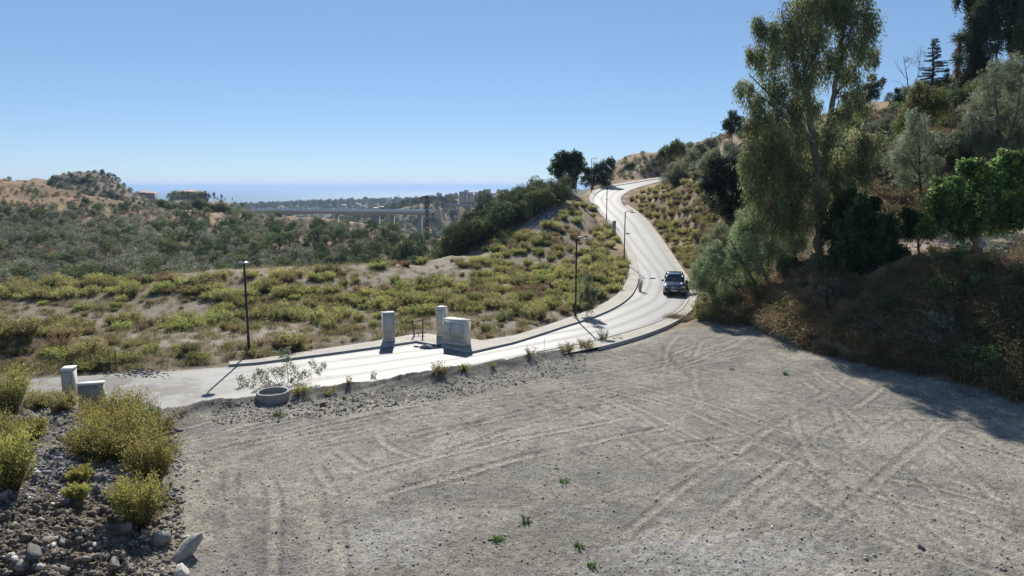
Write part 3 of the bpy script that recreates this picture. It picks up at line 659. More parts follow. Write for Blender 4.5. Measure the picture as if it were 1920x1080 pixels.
for k in range(7000):
    u = ru.uniform(-120, 1190); v = ru.uniform(372, 705)
    if u > 860:
        lim = np.interp(u, [860, 950, 1000, 1050, 1090, 1190], [486, 425, 400, 378, 372, 372])
    else: lim = np.interp(u, [-120, 0, 300, 600, 860], [545, 541, 518, 512, 488])
    if v < lim: continue
    y_ = inside(u, v, YEL); bare = inside(u, v, BARE)
    pr_ = (y_ if vn(np.array(u / 38.), np.array(v / 9.), 5) > .40 else .2 * y_) if y_ else (.05 if bare else .22)
    if y_ and bare: pr_ *= .1
    if not y_: pr_ *= .9
    if ru.random() > pr_: continue
    cand.append((u, v, bool(y_) and not (bare and y_ < .9)))
kept = []
for u, v, ye in cand:
    g = G(u, v, 28)
    if g[1] > 135 or (v > 540 and g[1] > 80): continue
    if not clear_of_things(g[0], g[1], .55) or (g[0] < 12 and g[1] < np.interp(g[0], PLO[:, 0][:14*10], PLO[:, 1][:14*10])): continue
    sz = (ru.uniform(.6, 1.15) if ye else ru.uniform(.45, .8))
    if g[1] > 85: sz *= 1.15
    md = sz * (.8 if ye else 1.0)
    if any((g[0] - q[0]) ** 2 + (g[1] - q[1]) ** 2 < md * md for q in kept): continue
    kept.append((g[0], g[1], g[2], sz, ye, u, v))
def place_words(u, v):
    if u > 1075: return 'on the left verge of the climbing road'
    if u > 880 and v < 505: return 'on the spur below the dark tree ridge'
    if v < 545 and u < 560: return 'along the far rim of the plateau above the valley'
    if u < 300 and v > 600: return 'at the left of the plateau near the dusty track'
    if u < 640: return 'on the bare plateau around the nearest street lamp'
    if v < 530: return 'on the far right side of the plateau'
    return 'on the plateau behind the concrete meter cabinets'
protos = {}
for nm, lst in (('yellow_shrub', YG), ('olive_shrub', OG), ('dry_shrub', BR), ('small_shrub', SM)):
    protos[nm] = [proto(d, nm, M_SCRUB) for d in lst]
RAW = {'yellow_shrub': YG, 'olive_shrub': OG, 'dry_shrub': BR, 'small_shrub': SM}
DESC = {'yellow_shrub': ('yellow-green leafy shrub', 'yellow-green shrubs'), 'olive_shrub': ('dull olive-green shrub', 'dull olive shrubs'), 'dry_shrub': ('brown dried-out shrub', 'brown dry shrubs'), 'small_shrub': ('low sparse weedy shrub', 'low weedy shrubs')}
lst = []
for (x, y, z, sz, ye, u, v) in kept:
    q = ru.random()
    red = ((u - 1000) / 34) ** 2 + ((v - 552) / 15) ** 2 < 1 or ((u - 1080) / 40) ** 2 + ((v - 452) / 25) ** 2 < 1
    kd = ('dry_shrub' if red else 'yellow_shrub' if q < .60 else 'olive_shrub' if q < .80 else 'dry_shrub') if ye else ('small_shrub' if q < .6 else 'dry_shrub' if q < .8 else 'olive_shrub' if q < .88 else 'yellow_shrub')
    lst.append((sz / y, kd, x, y, z, sz, u, v))
lst.sort(reverse=True)
cnt = {}; rest = []
def inst(kd, x, y, z, sz, label, cat, group, me):
    o = link(kd, me, None, label, cat, group, None, (x, y, z - .02)); o.rotation_euler = (ru.uniform(-.08, .08), ru.uniform(-.08, .08), ru.uniform(0, 6.28)); o.scale = (sz * ru.uniform(.95, 1.2), sz * ru.uniform(.95, 1.2), sz); return o
for _, kd, x, y, z, sz, u, v in lst:
    cnt[kd] = cnt.get(kd, 0) + 1
    if sum(cnt.values()) <= 300:
        inst(kd, x, y, z, sz, '%s %s' % (DESC[kd][0], place_words(u, v)), 'shrub', '%s %s' % (DESC[kd][1], place_words(u, v)), ru.choice(protos[kd]))
    else: rest.append((ru.choice(RAW[kd]), x, y, z - .02, sz, ru.uniform(0, 6.28), ru.uniform(.8, 1.2)))
print('PLATEAU', cnt, len(rest))
if rest: merge(rest, 'scrub', M_SCRUB, label='mass of yellow-green and brown scrub filling the gaps between the larger shrubs', cat='scrub', kind='stuff')
# dry weeds and tufts
it = []
for k in range(5200):
    u = ru.uniform(-120, 1190); v = ru.uniform(500, 706); y_ = inside(u, v, YEL)
    if ru.random() > (.7 if not inside(u, v, BARE) else .45): continue
    s = slope_of(v)
    D = CAMZ / s
    if D > 78: continue
    x = W(u, v, D)[0]
    if not clear_of_things(x, D, .45) or D < np.interp(x, PLO[:, 0][:14*10], PLO[:, 1][:14*10]): continue
    it.append((ru.choice(TU[:3] if ru.random() < .62 else TU[3:]), x, D, float(H(x, D)), ru.uniform(.45, 1.1), ru.uniform(0, 6.28), ru.uniform(.75, 1.1)))
merge(it, 'dry_weeds', M_SCRUB, label='short dry grass and weeds scattered over the plateau soil', cat='weeds', kind='stuff')

# ------------------------------------------------------------------ far hillside of the valley
cand = []
tries = 0
while tries < 6500:
    tries += 1
    u = ru.uniform(-140, 960); v = ru.uniform(332, 548)
    top = np.interp(u, [-140, 0, 100, 200, 300, 480, 600, 760, 830, 960], [310, 333, 350, 372, 388, 412, 420, 430, 434, 380])
    if v < top: continue
    dens = np.interp(v - top, [0, 30, 60], [.10, .45, 1]) if u < 330 else (.55 if v - top < 14 else 1)
    if u < 420 and v < 392 + (u < 120) * 4: dens = .42
    if ru.random() > dens: continue
    g = G(u, v, 96)
    if g[1] < 96 or g[1] > 420: continue
    cand.append((g, u, v))
kept = []; grid = {}
for g, u, v in cand:
    sz = ru.uniform(.55, 1.15)
    if v < 392 and u < 420: sz *= ru.uniform(.25, .6)
    md = (3.3 if ru.random() < .7 else 2.1) * sz; key = (int(g[0] // 4), int(g[1] // 4)); ok = True
    for a in (-1, 0, 1):
        for b in (-1, 0, 1):
            for q in grid.get((key[0] + a, key[1] + b), ()):
                if (g[0] - q[0]) ** 2 + (g[1] - q[1]) ** 2 < md * md: ok = False
    if ok: grid.setdefault(key, []).append(g); kept.append((sz / g[1], g, sz, u, v))
kept.sort(key=lambda q: -q[0])
pm = {n: [proto(d, n, M_FAR) for d in L] for n, L in (('grey_bush', HB), ('dark_bush', HD), ('green_bush', HM), ('brown_bush', HR))}
rw = {'grey_bush': HB, 'dark_bush': HD, 'green_bush': HM, 'brown_bush': HR}
dn = {'grey_bush': 'grey-green wild olive bush', 'dark_bush': 'dark evergreen bush', 'green_bush': 'mid-green rounded bush', 'brown_bush': 'low brown dried bush'}
def hill_words(u, v):
    a = 'low on' if v > 470 else 'halfway up' if v > 420 else 'high on'
    b = 'the valley slope at the far left' if u < 330 else 'the valley slope behind the nearest lamp' if u < 620 else 'the gully slope below the viaduct'
    return a + ' ' + b
n_ = 0; rest = []
for _, g, sz, u, v in kept:
    q = ru.random(); lowr = np.interp(u, [0, 500, 800], [.0, .12, .45]) if v > 430 else 0
    kd = 'brown_bush' if q < .10 else 'dark_bush' if q < .22 + lowr else 'green_bush' if q < .42 + lowr else 'grey_bush'
    if n_ < 300:
        n_ += 1; i = ru.randrange(len(pm[kd])); wd_ = hill_words(u, v)
        o = link(kd, pm[kd][i], None, '%s %s' % (dn[kd], wd_), 'bush', '%ses %s' % (dn[kd], wd_), None, (g[0], g[1], g[2] - .3)); o.rotation_euler = (0, 0, ru.uniform(0, 6.28)); o.scale = (sz * ru.uniform(.9, 1.25),) * 2 + (sz,)
    else: rest.append((ru.choice(rw[kd]), g[0], g[1], g[2] - .3, sz, ru.uniform(0, 6.28), ru.uniform(.8, 1.2)))
print('HILL', len(kept))
merge(rest, 'hillside_scrub', M_FAR, label='dense grey-green scrub covering the far side of the valley', cat='scrub', kind='stuff')

# ------------------------------------------------------------------ dark wood on the spur left of the road
SPT = [crown_data(120 + i, 2.6, 3.9, 90, 30, .30, .13, ((.09, .125, .06), (.115, .15, .075), (.07, .10, .05), (.15, .18, .09))) for i in range(3)]
SPT += [crown_data(124 + i, 2.4, 3.3, 90, 30, .30, .12, ((.21, .24, .11), (.16, .20, .085), (.26, .27, .13))) for i in range(2)]
sm = [proto(d, 'crown', M_FAR) for d in SPT]; tm = MB().tube([(0, 0, -.6), (.1, 0, 1.2), (0, .1, 2.6)], [.16, .13, .07], 6, (.12, .09, .07)).mesh('trunk', M_BARK)
pts = []
for k in range(2600):
    u = ru.uniform(745, 1150); v = ru.uniform(345, 520)
    lo = np.interp(u, [745, 800, 860, 900, 950, 1000, 1050, 1085, 1120, 1150], [505, 498, 486, 462, 440, 408, 384, 366, 352, 342])
    if v > lo: continue
    g = G(u, v, 92)
    if g[1] > 165 or not clear_of_things(g[0], g[1], 3.2): continue
    sz = ru.uniform(.6, 1.05) * np.interp(u, [745, 1000, 1100], [.95, .95, .8])
    if any((g[0] - q[0]) ** 2 + (g[1] - q[1]) ** 2 < (2.1 * sz) ** 2 for q in pts): continue
    pts.append((g[0], g[1], g[2], sz, u, v))
pts.sort(key=lambda q: q[1])
print('SPUR', len(pts))
for x, y, z, sz, u, v in pts[:260]:
    i = ru.choice([0, 1, 2, 0, 1, 2, 3, 4]); wd_ = 'on the crest of the spur' if v < np.interp(u, [745, 1100], [460, 355]) else 'on the lower flank of the spur'
    lb = ('dark dense evergreen tree ' if i < 3 else 'lighter olive-green tree ') + wd_ + (' near the viaduct' if u < 900 else ' beside the climbing road' if u > 1020 else ' above the plateau rim')
    r_ = thing('evergreen_tree' if i < 3 else 'olive_tree', lb, 'tree', (x, y, z - .2), ru.uniform(0, 6.28), 'trees ' + lb[lb.index('on the'):])
    link('crown', sm[i], r_); link('trunk', tm, r_); r_.scale = (sz, sz, sz * ru.uniform(.85, 1.1))

# ------------------------------------------------------------------ embankment right of the road
it = []
for k in range(1500):          # roadside shrubs and dry brush climbing the cut
    u = ru.uniform(1175, 1420); v = ru.uniform(300, 600)
    re = np.interp(v, [300, 345, 372, 385, 397, 413, 440, 466, 494, 530, 556, 580, 600], [1300, 1250, 1180, 1186, 1203, 1221, 1242, 1262, 1280, 1306, 1316, 1304, 1300])
    if u < re or u > re + 190: continue
    g = G(u, v, 44)
    if g[1] > 150 or not clear_of_things(g[0], g[1], .7): continue
    ylw = (u - re < 75) and 340 < v < 520
    q = ru.random()
    it.append((ru.choice(YG) if ylw and q < .55 else ru.choice(OG) if q < .62 else ru.choice(BR), g[0], g[1], g[2] - .05, ru.uniform(.5, 1.1), ru.uniform(0, 6.28), ru.uniform(.8, 1.2), u, v, ylw))
it.sort(key=lambda q: q[2]); sel = []
for q in it:
    if all((q[1] - s[1]) ** 2 + (q[2] - s[2]) ** 2 < 1e9 and (q[1] - s[1]) ** 2 + (q[2] - s[2]) ** 2 > (.75 * q[4]) ** 2 for s in sel[-160:]): sel.append(q)
print('CUT', len(sel))
ind = [q for q in sel if q[9]][:90]; iid = {id(q) for q in ind}; oth = [q[:7] for q in sel if id(q) not in iid]
for q in ind:
    kd = 'yellow_shrub' if any(q[0] is d for d in YG) else 'olive_shrub' if any(q[0] is d for d in OG) else 'dry_shrub'
    me = protos[kd][[i for i, d in enumerate(RAW[kd]) if d is q[0]][0]]; wd_ = 'on the right-hand cutting above the parked car' if q[8] > 430 else 'on the right-hand cutting near the top bend'
    inst(kd, q[1], q[2], q[3], q[4], DESC[kd][0] + ' ' + wd_, 'shrub', DESC[kd][1] + ' ' + wd_, me)
merge(oth, 'dry_brush', M_SCRUB, label='brown dry brush growing over the slope right of the road', cat='brush', kind='stuff')
it = []
for k in range(4200):          # tangled undergrowth of the shaded bank
    u = ru.uniform(1310, 2080); v = ru.uniform(200, 780)
    g = G(u, v, 26)
    fy = float(np.interp(g[0], foot[:, 0], foot[:, 1]))
    if g[1] < fy + .1 or g[1] > 100 or not clear_of_things(g[0], g[1], 1.5): continue
    if 39.5 < g[1] < 52 and g[0] > 21 and ru.random() < .96: continue
    if g[1] > 51: g[2] -= .05
    q = ru.random(); d = ru.choice(DB) if q < .78 else ru.choice(BR) if q < .95 else ru.choice(TU[:3])
    it.append((d, g[0], g[1], g[2] - .05, ru.uniform(.6, 1.2) * (.75 if fy + 3.2 < g[1] < 52 and g[0] > 18 else 1), ru.uniform(0, 6.28), ru.uniform(.75, 1.25)))
for q_ in list(it)[::9]:
    if 39 < q_[2] < 53 and q_[1] > 20: continue
    it.append((ru.choice(HR + HR + HM + HB[:1]), q_[1] + ru.uniform(-.5, .5), q_[2] + ru.uniform(0, .5), q_[3] - .1, ru.uniform(.22, .5), ru.uniform(0, 6.28), ru.uniform(.6, 1.0)))
for k in range(420):
    x = ru.uniform(11.5, 26); fy = float(np.interp(x, foot[:, 0], foot[:, 1])); y = fy - .5 - abs(ru.gauss(0, .5)) + .6
    it.append((ru.choice(TU[:3] + DB[:2]), x, y, float(H(x, y)), ru.uniform(.25, .7), ru.uniform(0, 6.28), ru.uniform(.6, 1.0)))
merge(it, 'undergrowth', M_SCRUB, label='tangle of dry brown stems and grass covering the shaded bank', cat='undergrowth', kind='stuff')

it = []
for k in range(900):
    u = ru.uniform(1225, 1900); v = ru.uniform(120, 345); g = G(u, v, 60)
    if not 62 < g[1] < 200 or not clear_of_things(g[0], g[1], 2) or (u < 1260 and v < 330): continue
    it.append((ru.choice(HM + HB + HR + HD[:1]), g[0], g[1], g[2] - .15, ru.uniform(.22, .6), ru.uniform(0, 6.3), ru.uniform(.6, 1.0)))
merge(it, 'hill_scrub', M_FAR, label='mixed green and brown scrub on the upper right hillside and its brow', cat='scrub', kind='stuff')
# ------------------------------------------------------------------ the trees on the right, one by one
EU = ((.21, .245, .11), (.28, .30, .14), (.165, .205, .09), (.30, .28, .13)); OL = ((.23, .28, .15), (.18, .22, .11), (.28, .31, .18))
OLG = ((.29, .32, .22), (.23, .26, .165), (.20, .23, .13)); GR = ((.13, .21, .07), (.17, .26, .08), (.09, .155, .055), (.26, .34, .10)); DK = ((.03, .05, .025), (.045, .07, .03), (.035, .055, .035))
blob_tree('eucalyptus_tree', 'tall eucalyptus with two forked leaning trunks and drooping olive foliage on the bank', 'tree', 48, (1534, 500),
    [[(1534,506,.32),(1536,430,.28),(1534,350,.27),(1532,300,.25),(1525,260,.2),(1518,200,.17),(1508,130,.13),(1500,60,.09),(1492,-30,.05)],
     [(1535,330,.24),(1545,280,.2),(1555,230,.19),(1563,180,.18),(1572,120,.14),(1580,60,.11),(1586,-20,.06)],
     [(1530,310,.16),(1520,270,.12),(1505,235,.10),(1470,200,.07),(1430,165,.05),(1405,140,.03)],
     [(1518,200,.12),(1498,150,.09),(1478,90,.06),(1465,20,.04)], [(1520,260,.1),(1480,225,.08),(1440,190,.05),(1400,160,.03)],
     [(1563,180,.1),(1590,150,.07),(1615,110,.04),(1625,60,.03)]],
    [(1490,20,32),(1530,-10,38),(1470,60,30),(1500,90,32),(1440,55,22),(1420,40,14),(1415,95,16),(1395,160,18),(1440,110,24),(1460,160,28),(1420,185,20),(1500,150,30),(1535,60,24),(1540,120,22),(1580,20,30),(1610,-5,30),(1625,40,26),(1600,80,26),
     (1630,100,18),(1590,130,24),(1570,95,20),(1560,-30,36),(1480,200,30),(1520,195,22),(1600,175,22),(1575,210,20),(1618,200,14),(1440,215,26),(1410,230,18),
     (1440,255,34),(1480,260,34),(1410,290,30),(1450,300,36),(1500,300,36),(1420,340,28),(1470,345,36),(1510,350,34),(1560,300,30),(1600,270,34),(1630,260,26),(1580,330,32),(1620,310,28),(1555,250,24),(1450,390,26),(1500,400,28),(1550,370,26),(1592,370,24)],
    EU, (.25, .048), 1.9, .7, seed=3, twigs=4, sub=.36, gap=.95, kk=1.35, bark=(.20, .155, .12))
blob_tree('olive_tree', 'spreading grey-green wild olive leaning over the road beside the parked car', 'tree', 49.5, (1440, 545),
    [[(1440,560,.16),(1436,530,.13),(1440,490,.11),(1450,440,.08),(1460,410,.05)],[(1440,555,.12),(1410,520,.09),(1385,480,.07),(1370,450,.04)],[(1438,550,.1),(1480,500,.08),(1500,450,.05)],
     [(1440,558,.1),(1390,545,.08),(1350,520,.05),(1320,510,.03)],[(1445,555,.08),(1420,470,.06),(1410,430,.04)]],
    [(1325,505,30),(1310,530,22),(1345,540,28),(1360,490,36),(1390,450,36),(1400,410,28),(1435,405,36),(1470,420,34),(1500,450,30),(1430,460,30),(1385,530,30),(1420,500,28),(1470,480,26),(1340,465,20),(1400,560,20),(1500,410,24),(1365,560,20),(1450,380,22)],
    OL, (.13, .03), 3.0, .1, seed=5, bark=(.06, .05, .04))
blob_tree('fig_tree', 'bright green broad-leaved fig tree with short pale trunk on the terrace', 'tree', 42, (1832, 484),
    [[(1832,490,.26),(1831,465,.24),(1828,445,.22),(1815,415,.13),(1795,385,.07)],[(1829,448,.16),(1850,415,.12),(1875,380,.07)],[(1828,446,.12),(1800,425,.08),(1765,405,.05)],[(1830,445,.13),(1832,400,.1),(1838,350,.05)],[(1845,430,.1),(1890,410,.07),(1915,395,.04)]],
    [(1775,355,30),(1760,385,26),(1748,412,22),(1790,395,30),(1815,360,34),(1835,395,34),(1850,340,30),(1880,370,36),(1905,330,34),(1905,395,28),(1870,405,28),(1800,420,22),(1885,300,22),(1915,300,20),(1840,318,20),(1815,310,16),(1735,425,16)],
    GR, (.17, .11), 1.5, .15, seed=6, bark=(.30, .24, .18))
blob_tree('young_fig_tree', 'small dark green tree standing left of the bright green fig', 'tree', 44, (1723, 486),
    [[(1723,492,.1),(1722,465,.08),(1718,430,.05)],[(1722,465,.05),(1735,440,.03)]], [(1715,415,22),(1700,430,16),(1728,405,18),(1738,432,14),(1700,400,14)], ((.07,.13,.045),(.10,.17,.06)), (.14, .09), 1.8, .1, seed=7)
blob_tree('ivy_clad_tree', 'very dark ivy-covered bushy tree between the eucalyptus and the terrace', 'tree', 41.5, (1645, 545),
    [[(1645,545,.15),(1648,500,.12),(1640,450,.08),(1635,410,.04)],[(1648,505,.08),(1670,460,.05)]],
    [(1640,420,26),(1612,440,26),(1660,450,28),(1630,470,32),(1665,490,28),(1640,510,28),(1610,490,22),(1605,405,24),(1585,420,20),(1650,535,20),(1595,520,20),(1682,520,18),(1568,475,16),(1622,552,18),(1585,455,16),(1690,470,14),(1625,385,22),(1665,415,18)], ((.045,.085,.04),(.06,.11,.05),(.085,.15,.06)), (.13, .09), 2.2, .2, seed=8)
blob_tree('leafy_tree', 'mid-green leafy tree below the eucalyptus crown on the bank', 'tree', 47, (1590, 510),
    [[(1590,510,.12),(1592,450,.1),(1590,400,.06),(1595,370,.04)]], [(1590,380,26),(1615,400,24),(1570,400,24),(1600,430,26),(1630,380,20),(1560,430,20),(1580,455,22)], ((.06,.10,.035),(.08,.12,.04),(.05,.08,.03)), (.15, .08), 1.8, .2, seed=9)
blob_tree('silvery_olive_tree', 'slender silvery olive tree with thin dark trunk above the terrace', 'tree', 57, (1728, 400),
    [[(1730,405,.12),(1728,370,.11),(1724,320,.09),(1722,270,.07),(1720,240,.04)],[(1725,330,.06),(1700,290,.04),(1690,270,.02)],[(1724,310,.06),(1750,280,.03)]],
    [(1720,250,28),(1695,270,26),(1748,262,24),(1680,300,22),(1705,310,24),(1740,300,22),(1715,225,22),(1760,300,14),(1690,335,16),(1740,335,16)], OLG, (.14, .03), 2.4, .1, seed=10, bark=(.07,.06,.05))
blob_tree('yellowing_tree', 'loose yellow-green tree above the silvery olive on the hillside', 'tree', 64, (1735, 260),
    [[(1732,270,.12),(1735,230,.09),(1738,190,.06),(1740,160,.03)]], [(1735,180,24),(1715,200,22),(1755,195,22),(1700,215,18),(1740,215,24),(1770,205,16),(1720,165,14),(1765,175,12),(1690,235,16)], ((.15,.16,.05),(.19,.18,.06),(.11,.13,.045)), (.15, .06), 1.9, .1, seed=11)
blob_tree('grey_olive_tree', 'large round grey-green olive tree at the right edge of the hillside', 'tree', 58, (1880, 320),
    [[(1880,330,.22),(1878,280,.18),(1870,220,.12),(1865,160,.06)],[(1880,290,.12),(1905,220,.08),(1915,150,.04)],[(1878,290,.1),(1845,240,.06),(1830,200,.03)]],
    [(1860,150,28),(1890,135,28),(1920,160,34),(1838,185,24),(1865,200,34),(1900,210,38),(1845,235,30),(1880,255,38),(1920,250,34),(1825,220,20),(1850,270,26),(1900,290,26),(1825,250,18),(1910,115,20),(1870,118,14)], OLG, (.15, .032), 2.3, .05, seed=12)
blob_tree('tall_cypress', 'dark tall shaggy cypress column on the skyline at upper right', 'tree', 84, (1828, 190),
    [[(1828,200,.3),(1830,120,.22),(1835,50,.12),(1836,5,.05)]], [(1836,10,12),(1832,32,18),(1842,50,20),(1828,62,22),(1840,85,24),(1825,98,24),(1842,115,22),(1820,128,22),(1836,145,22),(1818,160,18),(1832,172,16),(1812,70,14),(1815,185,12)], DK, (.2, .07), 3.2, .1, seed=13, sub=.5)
blob_tree('plane_tree', 'large green tree cut by the top right corner of the picture', 'tree', 88, (1903, 165),
    [[(1905,175,.4),(1903,120,.34),(1893,60,.25),(1880,0,.15),(1870,-60,.06)],[(1895,70,.2),(1915,20,.12)],[(1890,50,.15),(1850,15,.1),(1820,-5,.05)]],
    [(1815,-10,22),(1835,15,20),(1860,10,30),(1885,0,34),(1860,42,18),(1895,35,28),(1915,10,30),(1885,65,18),(1912,50,20),(1905,85,16),(1850,-30,36),(1900,-35,40),(1870,62,12)], ((.04,.075,.03),(.06,.10,.035),(.05,.085,.04)), (.24, .12), 2.0, .2, seed=14)
blob_tree('pale_green_tree', 'pale green leafy tree at the right picture edge beside the cypress', 'tree', 80, (1918, 170),
    [[(1920,180,.15),(1918,110,.1),(1918,60,.05)]], [(1915,70,14),(1922,50,16),(1920,95,14),(1908,55,9),(1930,80,18)], ((.14,.19,.08),(.18,.22,.09)), (.2, .1), 2.2, .1, seed=15)
# fir
def fir(u, vt, vb, D, seed):
    b = W(u, vb, D); b[2] = float(H(b[0], b[1])); top = W(u + 2, vt, D) - b; h = top[2]; r = np.random.default_rng(seed)
    root = thing('fir_tree', 'dark pointed fir with tiered branches on the skyline', 'tree', tuple(b)); m = MB(); c = MB()
    m.tube([(0, 0, -.5), (0, 0, h * .5), (top[0], 0, h)], [.2, .12, .03], 6, (.1, .08, .06)); m.build('trunk', M_BARK, root, True)
    for k in range(85):
        f = (k / 85); z = h * (.12 + .88 * f); L = (1 - f) ** .8 * h * .30 * r.uniform(.6, 1.15) + .15; az = r.uniform(0, 6.28)
        d = np.array([math.cos(az), math.sin(az), -.12 + .3 * f]); n = int(30 + 130 * L)
        t_ = r.uniform(.05, 1, (n, 1)); P = np.array([0, 0, z]) + d * L * t_ + r.normal(size=(n, 3)) * [.10, .10, .05] * (1.3 - t_)
        c.add(*leaves(P, d + r.normal(size=(n, 3)) * .6, .16, .04, pal_pick(((.02, .04, .03), (.03, .055, .04)), n, r), r))
    c.build('crown', M_LEAF, root)
fir(1745, 72, 185, 92, 1)
blob_tree('small_cypress', 'thin dark small cypress right of the fir on the skyline', 'tree', 92, (1775, 190), [[(1775,195,.1),(1775,160,.06),(1776,125,.02)]], [(1776,132,4),(1776,142,6),(1775,153,7),(1775,165,8),(1774,176,8)], DK, (.15,.05), 6, 0, seed=17)
blob_tree('stubby_cypress', 'short dark cypress at the brow left of the fir', 'tree', 86, (1684, 215), [[(1684,220,.1),(1684,190,.06),(1683,165,.02)]], [(1683,170,5),(1684,182,9),(1680,194,11),(1690,200,10),(1678,207,11)], DK, (.16,.06), 5, 0, seed=18)
blob_tree('dark_shrubby_tree', 'dark rounded shrubby tree under the small cypress', 'tree', 84, (1790, 205), [[(1790,210,.12),(1790,180,.07)]], [(1775,185,14),(1792,178,16),(1800,165,12),(1785,195,14),(1765,192,10)], ((.03,.05,.02),(.05,.075,.03)), (.18,.08), 3, 0, seed=19)
blob_tree('leafless_tree', 'bare leafless tree with thin grey branches on the skyline', 'tree', 82, (1708, 215),
    [[(1708,222,.1),(1706,180,.07),(1700,140,.045),(1694,105,.02)],[(1706,180,.04),(1722,140,.03),(1726,95,.015)],[(1702,150,.03),(1685,130,.02),(1675,110,.01)],[(1700,130,.03),(1712,110,.02),(1716,92,.01)],[(1706,175,.03),(1688,155,.02),(1672,150,.01)],[(1720,145,.02),(1735,115,.01)],[(1694,140,.02),(1682,118,.012),(1684,100,.008)],[(1724,120,.02),(1718,105,.01)],[(1708,190,.03),(1730,165,.02),(1738,140,.01)]],
    [(1726,100,12),(1722,118,10),(1700,112,8)], ((.12,.12,.10),(.10,.10,.08)), (.14,.03), .35, 0, seed=20, bark=(.22,.19,.17), twigs=5)
blob_tree('small_round_tree', 'small thin-trunked round tree on the brow right of the eucalyptus', 'tree', 92, (1630, 222), [[(1630,228,.1),(1631,195,.07),(1632,165,.04)]], [(1632,165,14),(1620,160,9),(1646,158,9),(1634,145,9),(1626,178,10),(1642,175,9),(1655,150,6)], ((.08,.10,.045),(.10,.12,.05)), (.2,.07), 3.2, .2, seed=21)
blob_tree('round_headed_tree', 'small dark round-headed tree on a bare stem by the upper lamp', 'tree', 112, (1372, 285), [[(1372,290,.12),(1372,262,.09),(1372,245,.06)]], [(1365,243,12),(1380,238,13),(1372,228,12),(1385,225,10),(1362,232,9),(1375,214,8),(1390,245,8)], ((.035,.06,.03),(.05,.08,.035)), (.24,.09), 3.4, 0, seed=22)
blob_tree('carob_tree', 'big dark rounded carob tree breaking the skyline left of the top bend', 'tree', 128, (1066, 358), [[(1066,372,.3),(1066,340,.25),(1064,315,.15)],[(1066,345,.15),(1045,318,.08)],[(1066,345,.15),(1085,318,.08)]],
    [(1045,302,12),(1055,296,13),(1068,294,14),(1082,296,12),(1088,308,12),(1042,316,12),(1060,312,14),(1078,314,14),(1052,328,10),(1078,328,11),(1070,303,12)], ((.05,.08,.03),(.065,.10,.035),(.04,.065,.028)), (.3,.16), 3.6, 0, seed=23, depth=1)
blob_tree('dark_oak', 'wide dark evergreen tree right of the carob by the top bend', 'tree', 150, (1110, 352), [[(1110,360,.25),(1114,335,.18),(1118,322,.1)]], [(1110,325,13),(1125,315,14),(1140,312,12),(1138,328,13),(1118,340,14),(1100,338,12),(1135,342,12),(1100,320,8),(1145,302,8)], ((.035,.055,.03),(.05,.07,.04)), (.3,.13), 3.6, 0, seed=24, depth=1)
blob_tree('palm_like_bush', 'dark round bush in front of the bare brown hilltop', 'bush', 174, (1180, 334), [[(1180,340,.2),(1180,325,.12)]], [(1170,322,9),(1182,315,10),(1190,322,9),(1165,330,8),(1180,328,10),(1193,328,8)], ((.03,.05,.03),(.04,.06,.035)), (.4,.14), 4, 0, seed=25, depth=1)
for i, (u, v, r_, D, lb, pal) in enumerate([(1268,278,13,172,'bright green rounded bush on the hilltop behind the road',MIDG),(1248,284,10,176,'low green bush left of the rounded one on the hilltop',MIDG),(1312,283,12,150,'pale grey sparse bush beneath the upper street lamp',OLG)]):
    blob_tree('hilltop_bush', lb, 'bush', D, (u, v + 14), [[(u,v+18,.15),(u,v,.08)]], [(u-r_*.6,v,r_*.7),(u+r_*.6,v-2,r_*.7),(u,v-r_*.4,r_*.8),(u,v+r_*.4,r_*.8),(u+r_,v+5,r_*.6),(u-r_,v+5,r_*.6)], pal, (.4,.14), 4, 0, seed=30+i, depth=1)
for i, (u, v, D, lb) in enumerate([(1262,325,112,'tall feathery grey-green bush on the brow of the cutting'),(1288,300,118,'second feathery grey-green bush just above on the brow'),(1330,300,100,'grey-green bush topping the cutting beside the dark shrub')]):
    blob_tree('feathery_bush', lb, 'bush', D, (u, v + 22), [[(u,v+28,.12),(u,v,.06)]], [(u-12,v+8,13),(u+10,v+4,14),(u+2,v-10,13),(u+14,v-14,11),(u-4,v+16,14),(u+16,v+14,12)], OLG, (.24,.05), 3.6, -.2, seed=40+i, depth=1)
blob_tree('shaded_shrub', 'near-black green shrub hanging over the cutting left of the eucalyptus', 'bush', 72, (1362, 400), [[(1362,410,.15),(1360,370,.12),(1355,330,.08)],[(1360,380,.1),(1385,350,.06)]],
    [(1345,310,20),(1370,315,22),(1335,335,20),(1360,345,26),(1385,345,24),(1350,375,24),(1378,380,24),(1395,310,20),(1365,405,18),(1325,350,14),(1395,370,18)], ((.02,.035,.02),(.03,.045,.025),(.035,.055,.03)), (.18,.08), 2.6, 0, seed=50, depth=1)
blob_tree('bank_shrub', 'grey-green shrub beside the road just above the car', 'bush', 60, (1335, 480), [[(1338,490,.1),(1335,455,.06)]], [(1330,450,16),(1350,440,18),(1345,465,16),(1365,455,16),(1322,470,12)], OL, (.14,.04), 3, 0, seed=51)
